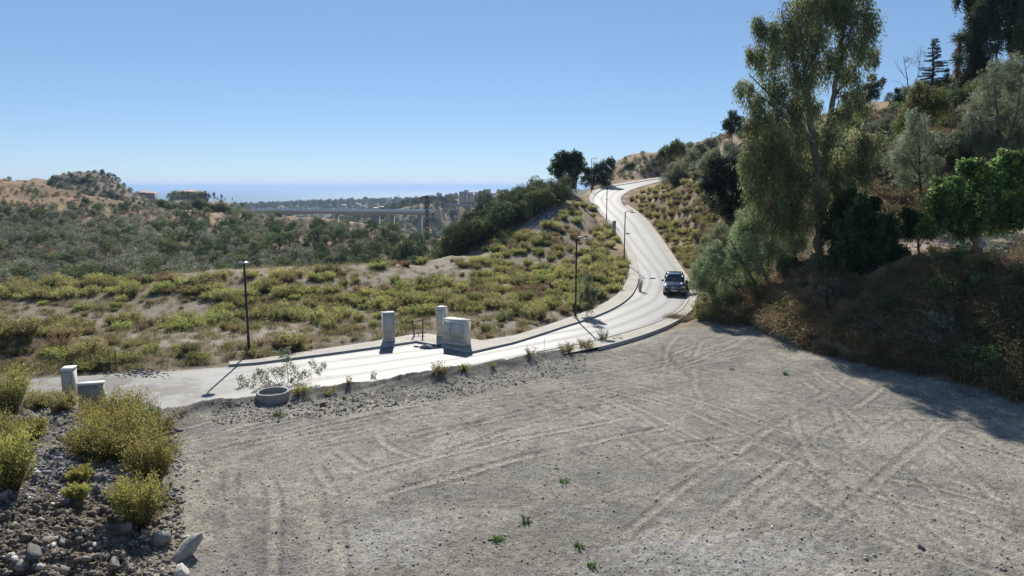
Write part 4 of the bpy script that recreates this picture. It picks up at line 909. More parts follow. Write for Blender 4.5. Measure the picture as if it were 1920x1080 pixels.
# yucca heads beside the cypress
def yucca(u, v, D, s, label, rusty):
    b = W(u, v + 45, D); b[2] = float(H(b[0], b[1])); top = W(u, v, D) - b; r = np.random.default_rng(int(u))
    root = thing('yucca', label, 'yucca', tuple(b)); MB().tube([(0, 0, -.3), top * .5 + [.1, 0, 0], top], [.16, .13, .12], 7, (.17, .13, .1)).build('trunk', M_BARK, root, True)
    c = MB()
    d = unit(r.normal(size=(150, 3))); d[:, 2] = d[:, 2] * .8 + .15
    c.add(*leaves(np.tile(top, (150, 1)), d, s, .08, pal_pick(((.05, .075, .035), (.07, .10, .045)), 150, r), r))
    if rusty:
        d = unit(r.normal(size=(140, 3)) * [.6, .6, .3] + [0, 0, -1]); P = top + r.uniform(-1.6, -.1, (140, 1)) * [0, 0, 1]
        c.add(*leaves(P, d, s * .7, .08, pal_pick(((.20, .11, .07), (.15, .09, .06)), 140, r), r))
    c.build('leaf_rosette', M_LEAF, root)
yucca(1800, 72, 80, 1.15, 'spiky yucca head with rusty dead skirt left of the cypress, uppermost', True)
yucca(1796, 112, 79, 1.0, 'lower spiky yucca with rusty dead leaves left of the cypress', True)
yucca(1868, 92, 80, 1.3, 'green spiky yucca head right of the cypress', False)

# ------------------------------------------------------------------ near shrubs on the left mound and along the lot
def near_shrub(u, v, wpx, hpx, label, seed, D=None, **k):
    g = G(u, v) if D is None else np.array([*W(u, v, D)[:2], 0]); g[2] = float(H(g[0], g[1])); D = g[1]
    h = hpx / F * D * .9; rad = wpx / 2 / F * D
    a = dict(h=h, rad=rad, stems=int(140 * max(.5, wpx / 90)), per=52, L=.075, Wd=.034, spread=min(1.5, .9 * rad / h * 1.3)); a.update(k)
    d = shrub_data(seed, **a); return link('leafy_shrub', mesh_np('leafy_shrub', *d[:2], d[2], M_SCRUB), None, label, 'shrub', None, None, tuple(g))
YT = dict(tip=(.44, .41, .12), midc=(.29, .29, .10), low=(.17, .14, .07)); OT = dict(tip=(.44, .40, .12), midc=(.28, .26, .09), low=(.17, .13, .08))
near_shrub(10, 780, 110, 110, 'bright yellow-flowering shrub cut by the left picture edge', 201, **YT)
near_shrub(-20, 850, 110, 100, 'yellow shrub at the left edge, below the flowering one', 202, **YT)
near_shrub(18, 915, 100, 130, 'lowest pale yellow-green shrub at the left edge above the earth heap', 203, **YT)
near_shrub(55, 825, 70, 50, 'low dull olive shrub between left-edge shrubs and blue gravel', 204, **OT)
near_shrub(215, 800, 170, 80, 'broad olive shrub right below the two pale cabinets', 205, **OT)
near_shrub(225, 860, 170, 110, 'large yellow-olive bushy shrub in the middle of the gravel mound', 206, **YT)
near_shrub(165, 850, 100, 55, 'low spreading yellow shrub left of the large one on the mound', 207, **YT)
near_shrub(285, 905, 90, 115, 'upright olive-yellow shrub at the right foot of the mound', 208, **OT)
near_shrub(262, 985, 95, 115, 'yellow-green shrub right above the pale boulders', 209, **YT)
near_shrub(150, 900, 40, 34, 'tiny yellow tuft shrub among the gravel', 210, **YT)
near_shrub(145, 935, 44, 36, 'second tiny yellow tuft lower on the gravel', 211, **YT)
near_shrub(300, 830, 60, 70, 'thin brownish shrub at the mound corner next to the dirt lot', 212, stems=60, **OT)
near_shrub(120, 770, 60, 45, 'dry straw-coloured shrub in front of the tall pale cabinet', 213, tip=(.40,.36,.16), midc=(.28,.24,.10))
near_shrub(75, 765, 60, 40, 'dry straw-coloured shrub left of the tall pale cabinet', 214, tip=(.40,.36,.16), midc=(.28,.24,.10))
near_shrub(285, 790, 40, 34, 'small blue-green weed at the tip of the mound', 215, tip=(.12,.2,.12), midc=(.09,.15,.09), stems=40)
for i, (u, v, wx, hx, st, lb) in enumerate([(825,700,50,26,50,'pale yellow weed on the berm between lot and road, widest one'),(870,694,28,16,22,'small straw weed right of the widest berm weed'),(995,668,20,24,16,'thin upright weed on the berm below the cabinets road'),
        (1062,660,44,26,44,'bright green-yellow weed at the road edge left of the kerb'),(1130,642,30,30,30,'yellow-green weed growing at the kerb start'),(655,722,12,22,8,'single thin stalk weed on the dark berm'),(620,735,40,18,18,'low pale weed behind the berm near the planter ring'),
        (700,712,14,22,8,'bare thin stalks on the berm crest'),(565,738,46,26,30,'yellowish weed right beside the planter ring'),(925,690,20,16,10,'few thin stalks on the berm at mid picture'),(1215,505+40,10,40,10,'narrow dark weed at the left kerb opposite the car')]):
    if i == 10:
        near_shrub(1200, 548, 10, 36, lb, 230, stems=24, per=20, tip=(.12,.15,.05), midc=(.08,.1,.04)); continue
    near_shrub(u, v, wx, hx, lb, 220 + i, stems=st, per=22, L=.07, tip=(.36,.34,.10), midc=(.24,.24,.08))
near_shrub(1098, 654, 46, 24, 'straggly straw-green weed where the raised verge begins', 261, stems=44, per=22, L=.07, tip=(.36,.34,.12), midc=(.25,.24,.09))
near_shrub(1160, 640, 26, 14, 'low dry weed on the outer edge of the right verge', 262, stems=26, per=18, L=.06, tip=(.36,.3,.16), midc=(.25,.2,.1))
for i, (u, v, s, lb) in enumerate([(522,780,.5,'small bright green weed on the lot below the planter ring'),(935,1012,.42,'bright green weed left of its pair near the bottom centre'),(986,978,.42,'bright green weed right of its pair near the bottom centre'),(1086,1027,.34,'lone green weed near the bottom centre right'),
        (1112,1065,.36,'green weed nearest the bottom picture edge'),(1060,903,.3,'small green weed in the middle of the lot'),(1472,703,.4,'flat green weed patch in the upper lot'),(1372,693,.22,'tiny green weed left of the flat patch'),(645,748,.3,'tiny green weed on the dark berm soil'),(1044,880,.16,'tiniest green speck of weed above the mid-lot one')]):
    g = G(u, v); d = shrub_data(240 + i, h=s * .6, rad=s * .5, stems=24, per=16, L=.05, Wd=.025, tip=(.15, .27, .07), midc=(.10, .19, .05), low=(.08, .14, .04), spread=1.6, start=.1)
    link('green_weed', mesh_np('green_weed', *d[:2], d[2], M_SCRUB), None, lb, 'weed', 'green weeds on the dirt lot', None, tuple(g))
# ------------------------------------------------------------------ street lamps
BLK = (.018, .019, .022)
m_head = mat_vc('lamp_metal', .3, .05, 4, .6)
pole_me = MB().box(-.17, .17, -.17, .17, 0, .03, BLK).tube([(0,0,0),(0,0,.9),(0,0,.95),(0,0,1)], [.085,.085,.06,.06], 10, BLK).mesh('pole', M_PAINT, True)
def lamp(u, vb, D, vt, rz, label, zb=None):
    b = W(u, vb, D) if vb else WZ(u, D, 0)
    b[2] = zb if zb is not None else float(H(b[0], b[1])) 
    h = W(u, vt, D)[2] - b[2]
    root = thing('street_lamp', label, 'street lamp', tuple(b), rz, 'black street lamps along the road')
    m = MB().box(-.17,.17,-.17,.17,0,.03,BLK); m.tube([(0,0,0),(0,0,1.1),(0,0,1.15),(0,0,h-.02)],[.085,.08,.062,.058],10,BLK); m.tube([(0,0,h*.62),(0,0,h*.62+.1)],[.07,.07],10,BLK)
    m.build('pole', M_PAINT, root)
    MB().tube([(0,0,h-.35),(0,0,h-.06),(.12,0,h+.02),(.45,0,h+.1),(.80,0,h+.12)],[.058,.058,.052,.042,.04],8,BLK).tube([(.78,0,h+.12),(.78,0,h-.04)],[.03,.03],6,BLK).build('arm', M_PAINT, root)
    hd = MB().tube([(.78,0,h-.12),(.78,0,h-.10),(.78,0,h-.06),(.78,0,h-.03)],[.27,.31,.29,.10],20,(.30,.31,.33)).build('lamp_head', m_head, root)
    MB().tube([(.78,0,h-.135),(.78,0,h-.118)],[.2,.22],18,(.75,.75,.72)).build('diffuser', M_PLAIN, hd)
    MB().box(-.05,.05,-.09,-.078,.5,.75,(.05,.05,.055)).build('access_door', M_PAINT, root)
lamp(468, 673, 38.7, 487, math.radians(-70), 'black street lamp nearest the camera with its round head over the dusty road', .05)
lamp(1079, 597, 49.6, 446, math.radians(-25), 'black street lamp in the shrubs just left of the lower road bend', .2)
lamp(1170, 495, 76.5, 397, math.radians(-12), 'black street lamp halfway up on the left verge above the bend')
lamp(1136, None, 106, 338, math.radians(0), 'black street lamp left of the road below the top curve')
lamp(1107, None, 137, 297, math.radians(0), 'black street lamp standing between the dark trees by the carob')
lamp(1327, None, 152, 249, math.radians(0), 'black street lamp on the skyline above the cutting')
lamp(1553, None, 112, 151, math.radians(0), 'distant street lamp seen through the eucalyptus crown')

# ------------------------------------------------------------------ concrete meter cabinets
def cabinet(name, u, v, D, wd, dp, h, rz, label, doors, colr=(.50, .495, .46), z=None, capc=(.62, .61, .57)):
    b = W(u, v, D); b[2] = z if z is not None else float(H(b[0], b[1]))
    root = thing(name, label, 'utility cabinet', tuple(b), math.radians(rz), None); x, y = wd / 2, dp / 2
    MB().box(-x, x, -y, y, 0, .18, tuple(c * .9 for c in colr)).box(-x + .005, x - .005, -y + .005, y - .005, .18, h - .05, colr).build('housing', M_CONC, root)
    MB().box(-x - .02, x + .02, -y - .02, y + .02, h - .05, h, capc).build('top_slab', M_CONC, root)
    for (x0, x1, z0, z1) in doors:
        d = MB().box(x0, x1, -y - .012, -y + .004, z0, z1, tuple(c * .93 for c in colr)).build('door', M_CONC, root)
        fr = MB()
        for q in ((x0 - .018, x0, z0 - .018, z1 + .018), (x1, x1 + .018, z0 - .018, z1 + .018), (x0, x1, z0 - .018, z0), (x0, x1, z1, z1 + .018)): fr.box(q[0], q[1], -y - .003, -y + .003, q[2], q[3], (.16, .16, .15))
        fr.build('door_gap', M_CONC, d); MB().box(x1 - .07, x1 - .04, -y - .03, -y - .012, (z0 + z1) / 2 - .04, (z0 + z1) / 2 + .04, (.12,.12,.12)).build('lock', M_PAINT, d)
    return root
cabinet('utility_cabinet', 729, 641, 41.8, .72, .48, 1.86, 20, 'tall narrow pale cabinet standing alone at the left end of the lay-by', [(-.29, .29, .62, 1.72)], (.60, .575, .49), .12)
cabinet('utility_cabinet', 829, 640, 43.3, .52, .52, 1.95, -32, 'tall slim pale cabinet behind the wide one at the lay-by', [(-.2, .2, .75, 1.75)], (.62, .59, .51), .12)
cabinet('utility_cabinet', 857, 652, 41.0, 1.62, .68, 1.58, -32, 'wide pale concrete cabinet with two flush doors at the lay-by', [(-.73, -.22, .62, 1.34), (-.12, .70, .50, 1.34)], (.72, .68, .58), .12)
cabinet('utility_cabinet', 134, 752, 30.0, .46, .62, 1.62, 16, 'tall white cabinet with bright side, left of the dusty road', [(-.18, .18, .5, 1.45)], (.50, .47, .42), 0, (.8, .8, .78))
cabinet('utility_cabinet', 174, 760, 29.3, .98, .36, 1.12, 16, 'low wide brownish cabinet half hidden by the olive shrub', [(-.4, .4, .3, .95)], (.33, .31, .28), 0, (.7, .7, .67))
MB().box(-.25, .25, -.03, .03, -.2, 2.3, (.42,.42,.40)).box(-.27,.27,-.04,.04,2.3,2.34,(.5,.5,.47)).build('concrete_post', M_CONC, None, label='grey flat concrete post among shrubs left of the climbing road', cat='post', loc=tuple(G(1151, 446)))

# barricade of weathered boards
bb = W(786, 634, 43.4); bb[2] = .12
rt = thing('wooden_barrier', 'rickety brown wooden barrier between the cabinets on the pavement', 'barrier', tuple(bb), .1)
WD = (.20, .13, .10)
for a, b_ in (((-.32,0,0),(-.42,.02,1.02)), ((.22,.05,-.02),(.26,.06,1.25))): MB().bar(a, b_, .05, WD, 5).build('post', M_BARK, rt)
MB().bar((-.48,-.03,.93),(.42,.02,1.04),.028,WD,5).build('rail', M_BARK, rt); MB().bar((-.5,-.03,.12),(.45,.02,.18),.025,WD,5).build('rail', M_BARK, rt)
for a, b_ in (((-.3,-.35,0),(-.3,.2,.06)), ((.2,-.4,0),(.24,.3,.08)), ((-.02,0,0),(-.03,0,.2))): MB().bar(a, b_, .03, WD, 5).build('foot', M_BARK, rt)

# crumpled rubbish on the lay-by
def lumpy(seed, s, c, n=14, flat=1., jag=.35):
    r = np.random.default_rng(seed); th = np.linspace(0, 2 * np.pi, n + 1)[:-1]; ph = np.linspace(0, np.pi, n // 2 + 1)[1:-1]
    d = np.array([[math.sin(p) * math.cos(t_), math.sin(p) * math.sin(t_), math.cos(p)] for p in ph for t_ in th] + [[0, 0, 1], [0, 0, -1]])
    pl = unit(r.normal(size=(8, 3))); lim = r.uniform(.45, .9, 8)
    R = np.minimum(1.5, np.min(np.where(d @ pl.T > .05, lim / np.maximum(d @ pl.T, .05), 9), 1)) * (1 + r.normal(size=len(d)) * jag * .08)
    V = d * R[:, None] * np.array(s); V[:, 2] *= flat; k = len(ph); Fq = []
    for i in range(k - 1):
        for j in range(n): Fq.append((i * n + j, (i + 1) * n + j, (i + 1) * n + (j + 1) % n, i * n + (j + 1) % n))
    for j in range(0, n, 2): Fq.append((k * n, j, (j + 1) % n, (j + 2) % n)); Fq.append((k * n + 1, (k - 1) * n + (j + 2) % n, (k - 1) * n + (j + 1) % n, (k - 1) * n + j))
    return V, np.array(Fq), np.tile(np.array(c, float), (len(V), 1)) * (1 + r.normal(size=(len(V), 1)) * .08)
g0 = on_road(803, 653)
for i, (dx, dy, s, c, lb) in enumerate([(0,0,(.42,.2,.1),(.34,.33,.38),'crumpled grey plastic sheet lying in the lay-by'),(.45,.1,(.3,.16,.12),(.10,.09,.13),'dark rag beside the crumpled sheet in the lay-by'),(-.75,.35,(.18,.1,.06),(.12,.1,.09),'small dark lump of rubbish at the lay-by kerb'),(.1,.3,(.15,.08,.08),(.6,.59,.56),'scrap of white plastic behind the crumpled sheet')]):
    V, Fq, C = lumpy(300 + i, s, c, 16, 1, 2.2); link('litter', mesh_np('litter', V, Fq, C, M_STONE, False), None, lb, 'litter', None, None, (g0[0] + dx, g0[1] + dy, g0[2] + s[2] * .6))

# concrete ring and saplings
g0 = G(512, 742, 28); g0[2] -= .24
m = MB(); n = 40; prof = [(.68,-.1),(.70,.0),(.71,.42),(.70,.45),(.61,.45),(.60,.42),(.60,.05),(.1,.05)]
an = np.arange(n) * 2 * np.pi / n; V = np.array([[r_ * math.cos(a), r_ * math.sin(a), z] for r_, z in prof for a in an])
m.add(V, [(i * n + j, i * n + (j + 1) % n, (i + 1) * n + (j + 1) % n, (i + 1) * n + j) for i in range(len(prof) - 1) for j in range(n)], (.31, .29, .25))
m.build('concrete_ring', M_CONC, None, True, label='open concrete ring half sunk in dark soil at the lot edge', cat='concrete ring', loc=tuple(g0))
SPL = ((.20, .25, .15), (.26, .30, .19), (.16, .20, .12))
blob_tree('sapling', 'thin leafy sapling leaning left over the concrete ring', 'sapling', 32.6, (535, 738), [[(535,742,.03),(520,722,.02),(492,706,.012),(462,712,.006)],[(530,735,.02),(515,705,.012),(500,690,.008)]],
    [(500,705,14),(475,708,12),(458,716,9),(515,692,12),(490,694,10),(505,720,9),(465,728,7),(450,705,7)], SPL, (.10,.03), .8, .3, seed=60, zbase=.1, kk=1, gap=.5)
blob_tree('sapling', 'thin leafy sapling right of the concrete ring spreading to the right', 'sapling', 33.2, (541, 736), [[(541,742,.03),(540,705,.02),(536,670,.01)],[(541,720,.02),(560,700,.012),(590,690,.006)],[(541,730,.015),(570,705,.008)]],
    [(537,672,14),(528,690,14),(548,690,12),(575,698,10),(596,690,10),(585,680,8),(560,705,9),(522,660,11),(606,684,6),(538,655,9),(550,712,8)], SPL, (.10,.03), .8, .3, seed=61, zbase=.1, kk=1, gap=.5)
blob_tree('roadside_sapling', 'slim blue-green young tree beside the second lamp', 'sapling', 50.5, (1100, 592), [[(1100,597,.04),(1101,570,.025),(1103,530,.012)]], [(1103,540,14),(1094,555,11),(1110,560,11),(1103,520,9),(1116,545,8),(1104,575,9)], SPL, (.16,.04), 1.6, .2, seed=62)

# stakes
for i, (u, v, h, c, r_, lb) in enumerate([(218,697,1.15,(.19,.08,.04),.03,'rusty iron stake among shrubs left of the nearest lamp'),(1020,661,.85,(.2,.19,.17),.012,'thin grey rod standing on the berm'),(305,345+0,0,(0,0,0),0,'')][:2]):
    g = G(u, v, 26); MB().bar((0,0,-.1),(.02,.01,h),r_,c,6).build('stake', M_BARK, None, label=lb, cat='stake', loc=tuple(g))
g = G(606, 768); V, Fq, C = lumpy(330, (.17, .26, .09), (.42, .30, .23), 14); o = link('broken_brick', mesh_np('broken_brick', V, Fq, C, M_STONE), None, 'pinkish broken brick lump on the dark berm soil', 'brick', None, None, tuple(g))
V, Fq, C = lumpy(331, (.13, .12, .13), (.24, .13, .08), 14); o = link('broken_brick', mesh_np('broken_brick', V, Fq, C, M_STONE), None, 'rust-brown clod just behind the pinkish brick', 'clod', None, None, tuple(g + [-.1, .45, .08]))

# ------------------------------------------------------------------ stones
WH = (.60, .58, .54); GYR = (.33, .32, .30); DKR = (.17, .155, .14)
for i, (u, v, s, c, lb) in enumerate([(350,1042,(.55,.38,.34),(.36,.345,.32),'largest grey boulder at the right foot of the earth heap'),(305,1018,(.36,.26,.22),(.26,.25,.24),'dark grey boulder behind the largest one'),(362,1012,(.30,.2,.12),WH,'white angular slab leaning behind the largest boulder'),
    (345,1078,(.36,.22,.14),WH,'white flat stone cut by the bottom picture edge'),(68,892,(.16,.12,.10),WH,'bright white stone alone on the gravel slope'),(98,946,(.15,.1,.06),WH,'white sliver stone where gravel meets the earth heap'),(185,905,(.3,.2,.16),(.20,.19,.2),'dark bluish rock under the big mound shrub'),
    (240,995,(.18,.14,.14),(.28,.26,.23),'rounded grey rock beside the foot of the low yellow shrub'),(222,998,(.22,.16,.16),DKR,'dark brown rock left of the rounded grey one'),(62,1045,(.34,.26,.18),(.16,.15,.14),'broad dark rock in the lower left earth heap'),(215,1070,(.36,.25,.2),(.2,.18,.16),'brown boulder at the bottom edge of the earth heap'),
    (115,1020,(.16,.12,.12),GYR,'mid grey stone in the middle of the earth heap'),(308,935,(.20,.15,.15),(.16,.17,.18),'dark stone at the foot of the upright shrub'),(10,930,(.25,.18,.16),GYR,'grey rock at the left edge above the earth heap'),(155,800,(.16,.12,.08),(.5,.52,.55),'pale bluish stone at the top of the gravel patch'),
    (368,903,(.16,.08,.05),DKR,'small dark clod on the lot near the mound'),(1543,910,(.2,.12,.05),(.3,.27,.25),'small broken stone lying in the right part of the lot'),(1727,1030,(.12,.1,.09),DKR,'dark clod in the lower right of the lot'),(1378,852,(.1,.08,.05),WH,'white pebble in the upper right of the lot')]):
    g = G(u, v); V, Fq, C = lumpy(340 + i, [q * .85 for q in s], c, 18, 1, .6); a = ru.uniform(0, 6)
    o = link('rock', mesh_np('rock', V, Fq, C, M_STONE), None, lb, 'rock', None, None, (g[0], g[1], g[2] + s[2] * .35)); o.rotation_euler = (ru.uniform(-.3, .3), ru.uniform(-.3, .3), a)
LS = [lumpy(400 + i, (1, .75, .6), (1, 1, 1), 8, 1, 1.5) for i in range(6)]
it = []
for k in range(6200):          # gravel patch and loose stones of the mound
    u = ru.uniform(-60, 345); v = ru.uniform(770, 1080); g = G(u, v, 9)
    if not (g[0] < float(np.interp(g[1], [8, 14, 20, 26, 30], [-9.2 * .6, -8.2, -10.2, -13, -14])) + .5): continue
    grav = ((u - 130) / 110) ** 2 + ((v - 850) / 95) ** 2 < 1; 
    if v < 935 and not grav and ru.random() < .5: continue
    s = abs(ru.gauss(0, .03)) + .016 if grav else abs(ru.gauss(0, .038)) + .018
    q = ru.random(); c = np.array((.30, .31, .33) if q < .5 else (.48, .47, .46) if q < .68 else (.17, .18, .19) if q < .85 else (.33, .27, .22)) if (grav or v < 935) else np.array((.17, .14, .105) if q < .7 else (.26, .235, .20) if q < .93 else (.5, .48, .45))
    if ru.random() < .04: s *= 1.7
    it.append((ru.choice(LS), g[0], g[1], g[2] + s * .1, s, ru.uniform(0, 6.3), c * ru.uniform(.8, 1.2)))
for k in range(260):
    u = ru.gauss(262, 26); v = ru.gauss(703, 5); g = G(u, v, 28); s = abs(ru.gauss(0, .035)) + .02; it.append((ru.choice(LS), g[0], g[1], max(g[2], 0), s, ru.uniform(0, 6), np.array((.15, .16, .17)) * ru.uniform(.6, 1.3)))
merge(it, 'gravel', M_STONE, label='grey and brown stones littering the gravel mound and earth heap', cat='gravel', kind='stuff')
it = []
for k in range(9000):
    u = ru.uniform(330, 1920) if k % 3 else ru.uniform(400, 1100); v = ru.uniform(640, 1080) if k % 3 else float(np.interp(u, [400, 640, 900, 1100], [765, 745, 700, 655])) + ru.uniform(-6, 34)
    s_ = slope_of(v); D = (CAMZ - .3) / s_; x = W(u, v, D)[0]
    if D > float(np.interp(x, PR[:14*9, 0], PR[:14*9, 1])) - .3 or D > float(np.interp(x, foot[:, 0], foot[:, 1])): continue
    s = abs(ru.gauss(0, .016)) + .010; dark = (k % 3 == 0) and ru.random() < .7
    if dark: s *= 1.5
    c = np.array((.14, .13, .12) if dark else ru.choice([(.45,.44,.42),(.55,.54,.52),(.25,.23,.2),(.2,.18,.16),(.35,.33,.3)]))
    it.append((ru.choice(LS), x, D, float(H(x, D)) + s * .15, s, ru.uniform(0, 6.3), c))
merge(it, 'pebbles', M_STONE, label='small stones and clods strewn over the dirt lot', cat='pebbles', kind='stuff')
it = []
for k in range(350):           # rubble tip on the spur
    u = ru.gauss(1025, 16); v = ru.gauss(408, 8) - (u - 1025) * .6; g = G(u, v, 80)
    if g[1] > 112 or not clear_of_things(g[0], g[1], 1): continue
    s = abs(ru.gauss(0, .10)) + .06; it.append((ru.choice(LS), g[0], g[1], g[2], s, ru.uniform(0, 6), np.array((.33, .31, .32)) * ru.uniform(.5, 1.4)))
for k in range(260):           # stones on the terrace
    x = ru.uniform(25, 40); y = ru.uniform(44, 52); s = abs(ru.gauss(0, .08)) + .04; it.append((ru.choice(LS), x, y, float(H(x, y)), s, ru.uniform(0, 6), np.array((.28, .26, .25)) * ru.uniform(.5, 1.4)))
merge(it, 'rubble', M_STONE, label='grey rubble tipped on the spur and loose stones on the terrace', cat='rubble', kind='stuff')
# fallen branches on the bank
for i, (p0, p1, lb) in enumerate([((1758,512),(1880,560),'pale fallen branch lying on the shaded bank under the fig tree'),((1790,530),(1905,532),'second pale fallen branch lying flatter on the shaded bank'),((1610,600),(1650,560),'curled dry branch near the foot of the bank')]):
    a, b_ = G(*p0, 30), G(*p1, 30); P = np.array([a + (b_ - a) * t_ for t_ in np.linspace(0, 1, 7)]) ; P[:, 2] = [float(H(p_[0], p_[1])) + .12 + .1 * math.sin(k) for k, p_ in enumerate(P)]
    m = MB().tube(P - a, np.linspace(.05, .012, 7), 6, (.34, .30, .26)); r = np.random.default_rng(i)
    for k in range(16):
        q = P[1 + k % 5] - a; m.tube([q, q + r.normal(size=3) * [.4, .3, .15] + [.1, 0, .1], q + r.normal(size=3) * [.7, .5, .2] + [.2, 0, .15]], [.018, .012, .005], 4, (.32, .28, .24), False)
    m.build('fallen_branch', M_BARK, None, label=lb, cat='branch', loc=tuple(a))

# ------------------------------------------------------------------ the parked car
m_car, t, p = new_mat('car_paint'); p.inputs['Base Color'].default_value = (.012, .014, .030, 1); p.inputs['Metallic'].default_value = .35; p.inputs['Roughness'].default_value = .22; p.inputs['Coat Weight'].default_value = 1; p.inputs['Coat Roughness'].default_value = .06
m_gls, t, p = new_mat('car_glass'); p.inputs['Base Color'].default_value = (.01, .014, .02, 1); p.inputs['Roughness'].default_value = .08; p.inputs['Specular IOR Level'].default_value = .8
m_lamp, t, p = new_mat('lamp_glass'); p.inputs['Base Color'].default_value = (.65, .66, .72, 1); p.inputs['Roughness'].default_value = .12; p.inputs['Metallic'].default_value = .6
m_blk, t, p = new_mat('black_plastic'); p.inputs['Base Color'].default_value = (.015, .015, .017, 1); p.inputs['Roughness'].default_value = .6
m_chr, t, p = new_mat('bright_metal'); p.inputs['Base Color'].default_value = (.7, .7, .72, 1); p.inputs['Roughness'].default_value = .2; p.inputs['Metallic'].default_value = 1
fr_ = on_road(1264, 556); rzc = math.radians(-13)
cx, cy = fr_[0] - math.sin(rzc) * 2.3, fr_[1] + math.cos(rzc) * 2.3
car = thing('parked_car', 'dark blue SUV parked facing the camera at the road bend, driver door open', 'car', (cx, cy, float(zr(cy)) + .02), rzc); car.rotation_euler = (math.radians(1.8), 0, rzc)
def loft(st, prof, name, mat, parent, sub=2):
    """st: (y, half width, z top, z bottom); prof: (fx, fz) from sill to centre"""
    bm = bmesh.new(); rows = []
    for (y, hw, zt, zb) in st:
        half = [(fx * hw, zb + fz * (zt - zb)) for fx, fz in prof]; ring = [(x, z) for x, z in half] + [(-x, z) for x, z in reversed(half[:-1])]
        rows.append([bm.verts.new((x, y, z)) for x, z in ring])
    for a, b_ in zip(rows, rows[1:]):
        for i in range(len(a) - 1): bm.faces.new((a[i], a[i + 1], b_[i + 1], b_[i]))
        bm.faces.new((a[-1], a[0], b_[0], b_[-1]))
    bm.faces.new(rows[0][::-1]); bm.faces.new(rows[-1]); bmesh.ops.recalc_face_normals(bm, faces=bm.faces)
    me = bpy.data.meshes.new(name); bm.to_mesh(me); bm.free(); me.materials.append(mat)
    for f in me.polygons: f.use_smooth = True
    o = link(name, me, parent)
    if sub: md = o.modifiers.new('s', 'SUBSURF'); md.levels = sub; md.render_levels = sub
    return o
loft([(-2.36,.70,.80,.30),(-2.30,.84,.88,.24),(-2.10,.92,1.0,.22),(-1.5,.95,1.08,.22),(-1.05,.95,1.13,.22),(-.9,.95,1.14,.22),(.5,.96,1.13,.22),(1.6,.95,1.14,.24),(2.2,.92,1.12,.3),(2.34,.86,1.05,.36)],
     [(.90,0),(.99,.18),(1.0,.55),(.97,.82),(.93,.95),(.80,.99),(.4,1.02),(0,1.03)], 'body', m_car, car)
loft([(-1.15,.80,1.10,1.0),(-1.08,.80,1.16,1.0),(-.36,.66,1.60,1.0),(-.2,.66,1.64,1.0),(1.5,.66,1.64,1.0),(1.75,.66,1.58,1.0),(2.2,.78,1.15,1.0)], [(1.12,0),(1.10,.25),(1.03,.8),(1.0,.97),(.9,1.0),(0,1.01)], 'windows', m_gls, car, 1)
loft([(-.42,.60,1.63,1.58),(-.30,.64,1.675,1.60),(.6,.65,1.70,1.60),(1.5,.64,1.685,1.60),(1.8,.60,1.62,1.56)], [(1.02,0),(1.0,.5),(.85,.92),(0,1.0)], 'roof', m_car, car, 1)
for s in (-1, 1):
    MB().bar((s*.84,-1.12,1.12),(s*.66,-.34,1.64),.035,(0,0,0),6).bar((s*.9,.25,1.12),(s*.67,.28,1.63),.035,(0,0,0),6).bar((s*.9,1.25,1.12),(s*.67,1.28,1.63),.04,(0,0,0),6).build('pillar', m_car, car, True)
    MB().tube([(s*.60,-.2,1.70),(s*.61,-.1,1.75),(s*.61,1.4,1.76),(s*.60,1.5,1.71)],[.018,.02,.02,.018],6).build('roof_rail', m_chr, car, True)
    mi = MB().tube([(s*.93,-.92,1.12),(s*1.02,-.93,1.14)],[.03,.03],6).tube([(s*1.02,-.98,1.15),(s*1.04,-.93,1.16),(s*1.04,-.86,1.16)],[.07,.11,.09],8).build('wing_mirror', m_blk, car, True)
    MB().box(s*.83-.14, s*.83+.14, -2.315+.10*0, -2.20, .74, .88).tube([(s*.62,-2.36,.80),(s*.62,-2.30,.80)],[.075,.08],12).build('headlight', m_lamp, car, True)
    MB().tube([(s*.70,-2.37,.42),(s*.70,-2.30,.42)],[.06,.06],10).build('fog_light', m_lamp, car)
    MB().box(s*.80-.10, s*.80+.10, 2.26, 2.36, .80, 1.0, (.5,.02,.02)).build('tail_light', M_PLAIN, car)
    for y in (-1.45, 1.42):
        wh = link('wheel', None, car, loc=(s * .86, y, .36))
        a = np.linspace(0, 2 * np.pi, 28, endpoint=False); pf = [(.10,.20),(.11,.33),(.08,.37),(-.08,.37),(-.11,.33),(-.10,.20)]
        V = np.array([[px_, q * math.cos(t_), q * math.sin(t_)] for px_, q in pf for t_ in a]); n = 28
        MB().add(V, [(i*n+j, i*n+(j+1)%n, ((i+1)%6)*n+(j+1)%n, ((i+1)%6)*n+j) for i in range(6) for j in range(n)]).build('tyre', m_blk, wh, True)
        r5 = MB().tube([(-.06*s,0,0),(.07*s,0,0)],[.06,.05],10)
        for k in range(5): r5.bar((.05*s,0,0),(.07*s,.24*math.cos(k*1.2566),.24*math.sin(k*1.2566)),.028,(0,0,0),5)
        r5.tube([(.04*s,0,0),(.09*s,0,0)],[.245,.245],24,caps=False); r5.build('rim', m_chr, wh, True)
gr_ = MB()
for k in range(6): gr_.box(-.34, .34, -2.405, -2.36, .60 + k * .04, .615 + k * .04)
gr_.box(-.37, -.34, -2.40, -2.34, .58, .84).box(.34, .37, -2.40, -2.34, .58, .84).box(-.37,.37,-2.40,-2.34,.82,.85); gr_.build('grille', m_chr, car)
MB().box(-.34,.34,-2.375,-2.33,.59,.82).build('grille_backing', m_blk, car); MB().box(-.62,.62,-2.37,-2.26,.28,.40).build('bumper_intake', m_blk, car)
pl = MB().box(-.26,.26,-2.405,-2.38,.45,.56,(.72,.72,.70)).build('number_plate', M_PLAIN, car); MB().tube([(0,-2.415,.72),(0,-2.40,.72)],[.055,.055],14,(.6,.6,.65)).build('badge', m_chr, car)
